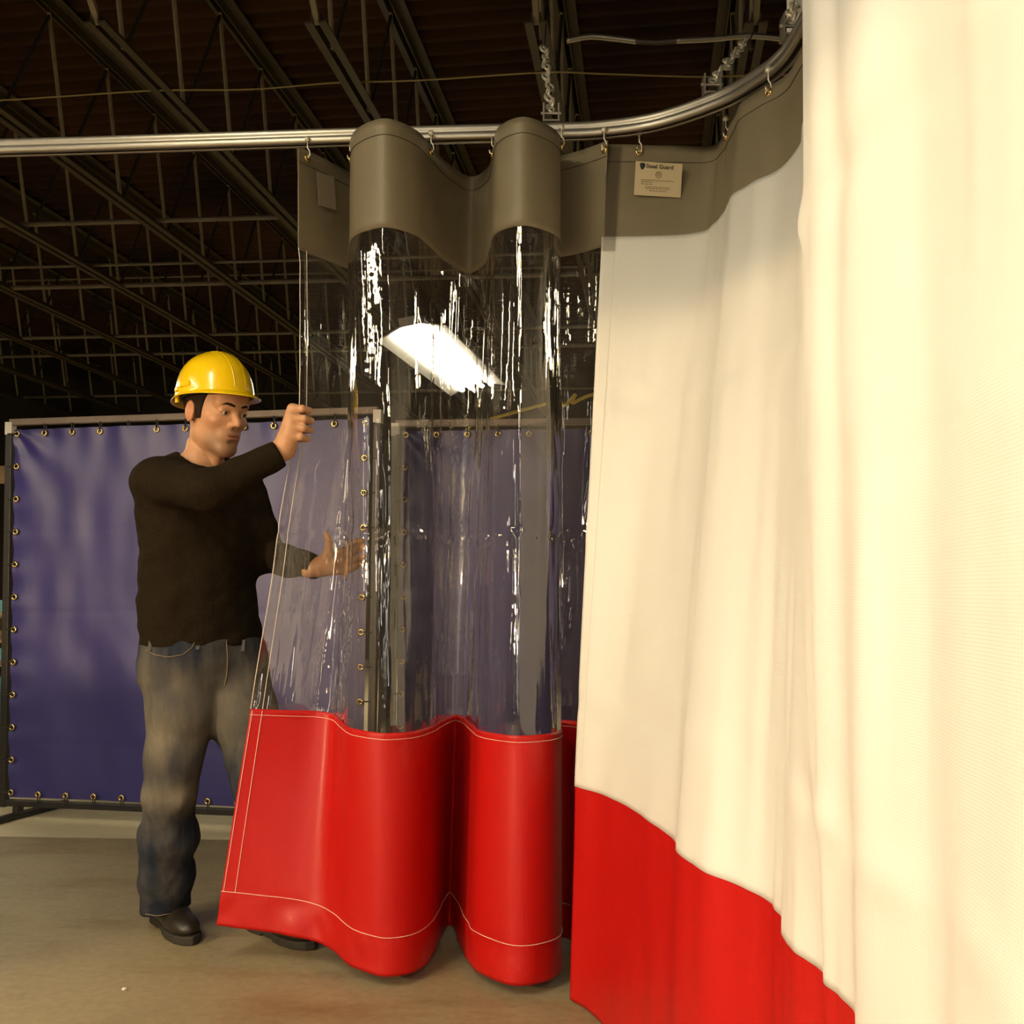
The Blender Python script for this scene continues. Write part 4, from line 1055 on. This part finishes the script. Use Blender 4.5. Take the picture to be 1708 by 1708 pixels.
# ---- shoes
def shoe(heel, toe, lift):
    heel, toe = np.array((*heel, 0.)), np.array((*toe, 0.)); d_ = toe - heel; L_ = np.linalg.norm(d_); d_ /= L_; s_ = np.array((-d_[1], d_[0], 0)); up = np.array((0, 0, 1.))
    R = np.stack([s_, d_, up], 1)
    lo = np.minimum(heel, toe) - .08; hi = np.maximum(heel, toe) + .08; lo[2] = -.01; hi[2] = .16
    g = Field(lo, hi, .0032)
    P = lambda t, zz, q=0: heel + d_ * (L_ * t) + s_ * q + up * zz
    g.add(g.cone(P(.14, .055), P(.16, .11), .040, .040)); g.add(g.cone(P(.14, .045), P(.55, .045), .038, .042), .03); g.add(g.cone(P(.5, .075), P(.30, .115), .032, .036), .03)
    g.add(g.ell(P(.72, .042), (.047, .085, .036), R), .03)
    g.d = np.maximum(g.d, .018 - g.Z)
    u_ = g.surf()
    h_ = Field(lo, hi, .0032)
    q = (h_.X - heel[0]) * s_[0] + (h_.Y - heel[1]) * s_[1]; t = ((h_.X - heel[0]) * d_[0] + (h_.Y - heel[1]) * d_[1]) / L_
    hw = np.interp(t, [-.02, .03, .12, .35, .68, .85, .96, 1.01], [0, .028, .038, .036, .050, .044, .026, 0]); 
    e = np.abs(q) - hw; h_.d = np.maximum(np.maximum(e, h_.Z - .026 - .012 * np.clip(t - .8, 0, 1)), -h_.Z + .001).astype(np.float32)
    h_.d = np.maximum(h_.d, -(np.maximum(np.abs(t - .42) * L_ - .035, h_.Z - .008)))
    o = link('shoe', mesh_np('shoe', *u_), M_shoe, person, smooth=True); sm = o.modifiers.new('smooth', 'SMOOTH'); sm.factor = .5; sm.iterations = 2
    s2 = link('sole', mesh_np('sole', *h_.surf()), M_sole, o, loc=(0, 0, 0), smooth=True)
    for k in range(3):
        t_ = .40 + .07 * k; b = MB(); zc = .112 - .014 * k; b.tube([tuple(P(t_, zc - .014, -.03)), tuple(P(t_, zc + .001, -.012)), tuple(P(t_, zc + .001, .012)), tuple(P(t_, zc - .014, .03))], .0028, 5); lc = b.mesh('lace'); link('lace', lc, M_black, o, loc=(0, 0, 0))
def fl_at(x, y): Y = F * H / (y - HY); return ((x - CX) * Y / F, Y)
shoe(fl_at(262, 1530), fl_at(322, 1578), 0)
shoe(fl_at(418, 1545), fl_at(525, 1585), 0)

# ---- hard hat (its own frame, tipped back a little)
hat_R = HR @ Matrix.Rotation(math.radians(10), 3, 'X') @ Matrix.Rotation(math.radians(0), 3, 'Y')
hat_C = hl(0, -.014, .036)
def hat():
    t = empty('hard_hat', hat_C, 'yellow plastic hard hat worn by the person', 'hard hat')
    na, nr = 72, 26
    V = []; Q = []
    def ring(rad, zf, out):
        pass
    prof = []   # (fraction of rim radius, height fraction)
    for i in range(nr): a = (i / (nr - 1)) * math.pi / 2; prof.append((math.sin(a) ** .88, math.cos(a) ** .86))
    rows = []
    for i in range(1, nr):
        r_, h_ = prof[i]; ringv = []
        for k in range(na):
            th = 2 * math.pi * k / na; cx_, cy_ = math.cos(th), math.sin(th)
            flare = 1 + .03 * (i / (nr - 1)) ** 6
            X_, Y_ = .106 * r_ * cx_ * flare, .128 * r_ * cy_ * flare; Z_ = .136 * h_
            ridge = math.exp(-((abs(X_) - .030) / .0035) ** 2) * .0030 * min(1, h_ * 3) + .004 * math.exp(-(X_ / .022) ** 4) * min(1, h_ * 2.5)
            ringv.append((X_, Y_, Z_ + ridge))
        rows.append(ringv)
    # brim rings
    for j, s_ in enumerate((.25, .6, 1.0)):
        ringv = []
        for k in range(na):
            th = 2 * math.pi * k / na; cx_, cy_ = math.cos(th), math.sin(th)
            ext = .012 + .026 * max(0, cy_) ** 3 + .006 * max(0, -cy_) ** 2
            X_, Y_ = (.109 + ext * s_) * cx_, (.131 + ext * s_) * cy_
            Z_ = -.004 * s_ - .010 * s_ * max(0, -cy_) ** 1.5 - .012 * s_ ** 2 * max(0, cy_) ** 2 - .004 * s_
            ringv.append((X_, Y_, Z_))
        rows.append(ringv)
    V.append((0, 0, .139))
    for r in rows: V += r
    tri = []
    for k in range(na): tri.append((0, 1 + k, 1 + (k + 1) % na))
    for i in range(len(rows) - 1):
        for k in range(na):
            k2 = (k + 1) % na; a = 1 + i * na; b_ = 1 + (i + 1) * na; tri.append((a + k, b_ + k, b_ + k2, a + k2))
    me = bpy.data.meshes.new('shell'); me.from_pydata([tuple(hat_R @ Vector(v)) for v in V], [], tri); me.update()
    o = link('shell', me, M_yellow, t, loc=(0, 0, 0), smooth=True); md = o.modifiers.new('thickness', 'SOLIDIFY'); md.thickness = .003; md.offset = -1
    sd = o.modifiers.new('subdivision', 'SUBSURF'); sd.levels = 1; sd.render_levels = 1
    # accessory slots on both sides and the ridges over the crown, set on the shell
    bv_h = BVHTree.FromPolygons([Vector(v) for v in V], tri)
    def on_shell(o_, d_): h_ = bv_h.ray_cast(Vector(o_), Vector(d_).normalized()); return h_[0], h_[1]
    for sx in (-1, 1):
        for (yy, zz, w_, h_) in ((.005, .026, .046, .017), (-.042, .017, .026, .014)):
            p_, n_ = on_shell((sx * .3, yy * 1.0, zz), (-sx, 0, 0)); n_ = n_ if n_.x * sx > 0 else -n_; R_ = hat_R @ n_.to_track_quat('X', 'Z').to_matrix()
            b = MB(); b.box(hat_R @ (p_ + n_ * .003), (.009, w_, h_), R_); oo = link('accessory_slot', b.mesh('accessory_slot'), M_yellow, t, loc=(0, 0, 0)); bv = oo.modifiers.new('bevel', 'BEVEL'); bv.width = .0025; bv.segments = 2
        b = MB(); b.box(hat_R @ Vector((sx * .104, -.045, -.010)), (.007, .012, .026), hat_R); link('strap_clip', b.mesh('strap_clip'), M_yellow, t, loc=(0, 0, 0))
        pts = []
        for a in np.linspace(.12, math.pi - .12, 40):
            d_ = Vector((sx * .020, math.cos(a), math.sin(a))); p_, n_ = on_shell((sx * .020, math.cos(a) * .4, math.sin(a) * .4), (0, -math.cos(a), -math.sin(a)))
            if p_ is not None: pts.append(hat_R @ (p_ + Vector((0, math.cos(a), math.sin(a))) * .0015))
        b = MB(); b.tube(pts, .0030, 8); link('crown_ridge', b.mesh('crown_ridge'), M_yellow, t, loc=(0, 0, 0), smooth=True)
    b = MB(); b.tube([tuple(hat_R @ Vector((.090 * math.cos(a), .110 * math.sin(a), .002))) for a in np.linspace(0, 2 * math.pi, 33)[:-1]], .006, 6, closed=True); link('headband', b.mesh('headband'), M_inside, t, loc=(0, 0, 0), smooth=True)
hat()
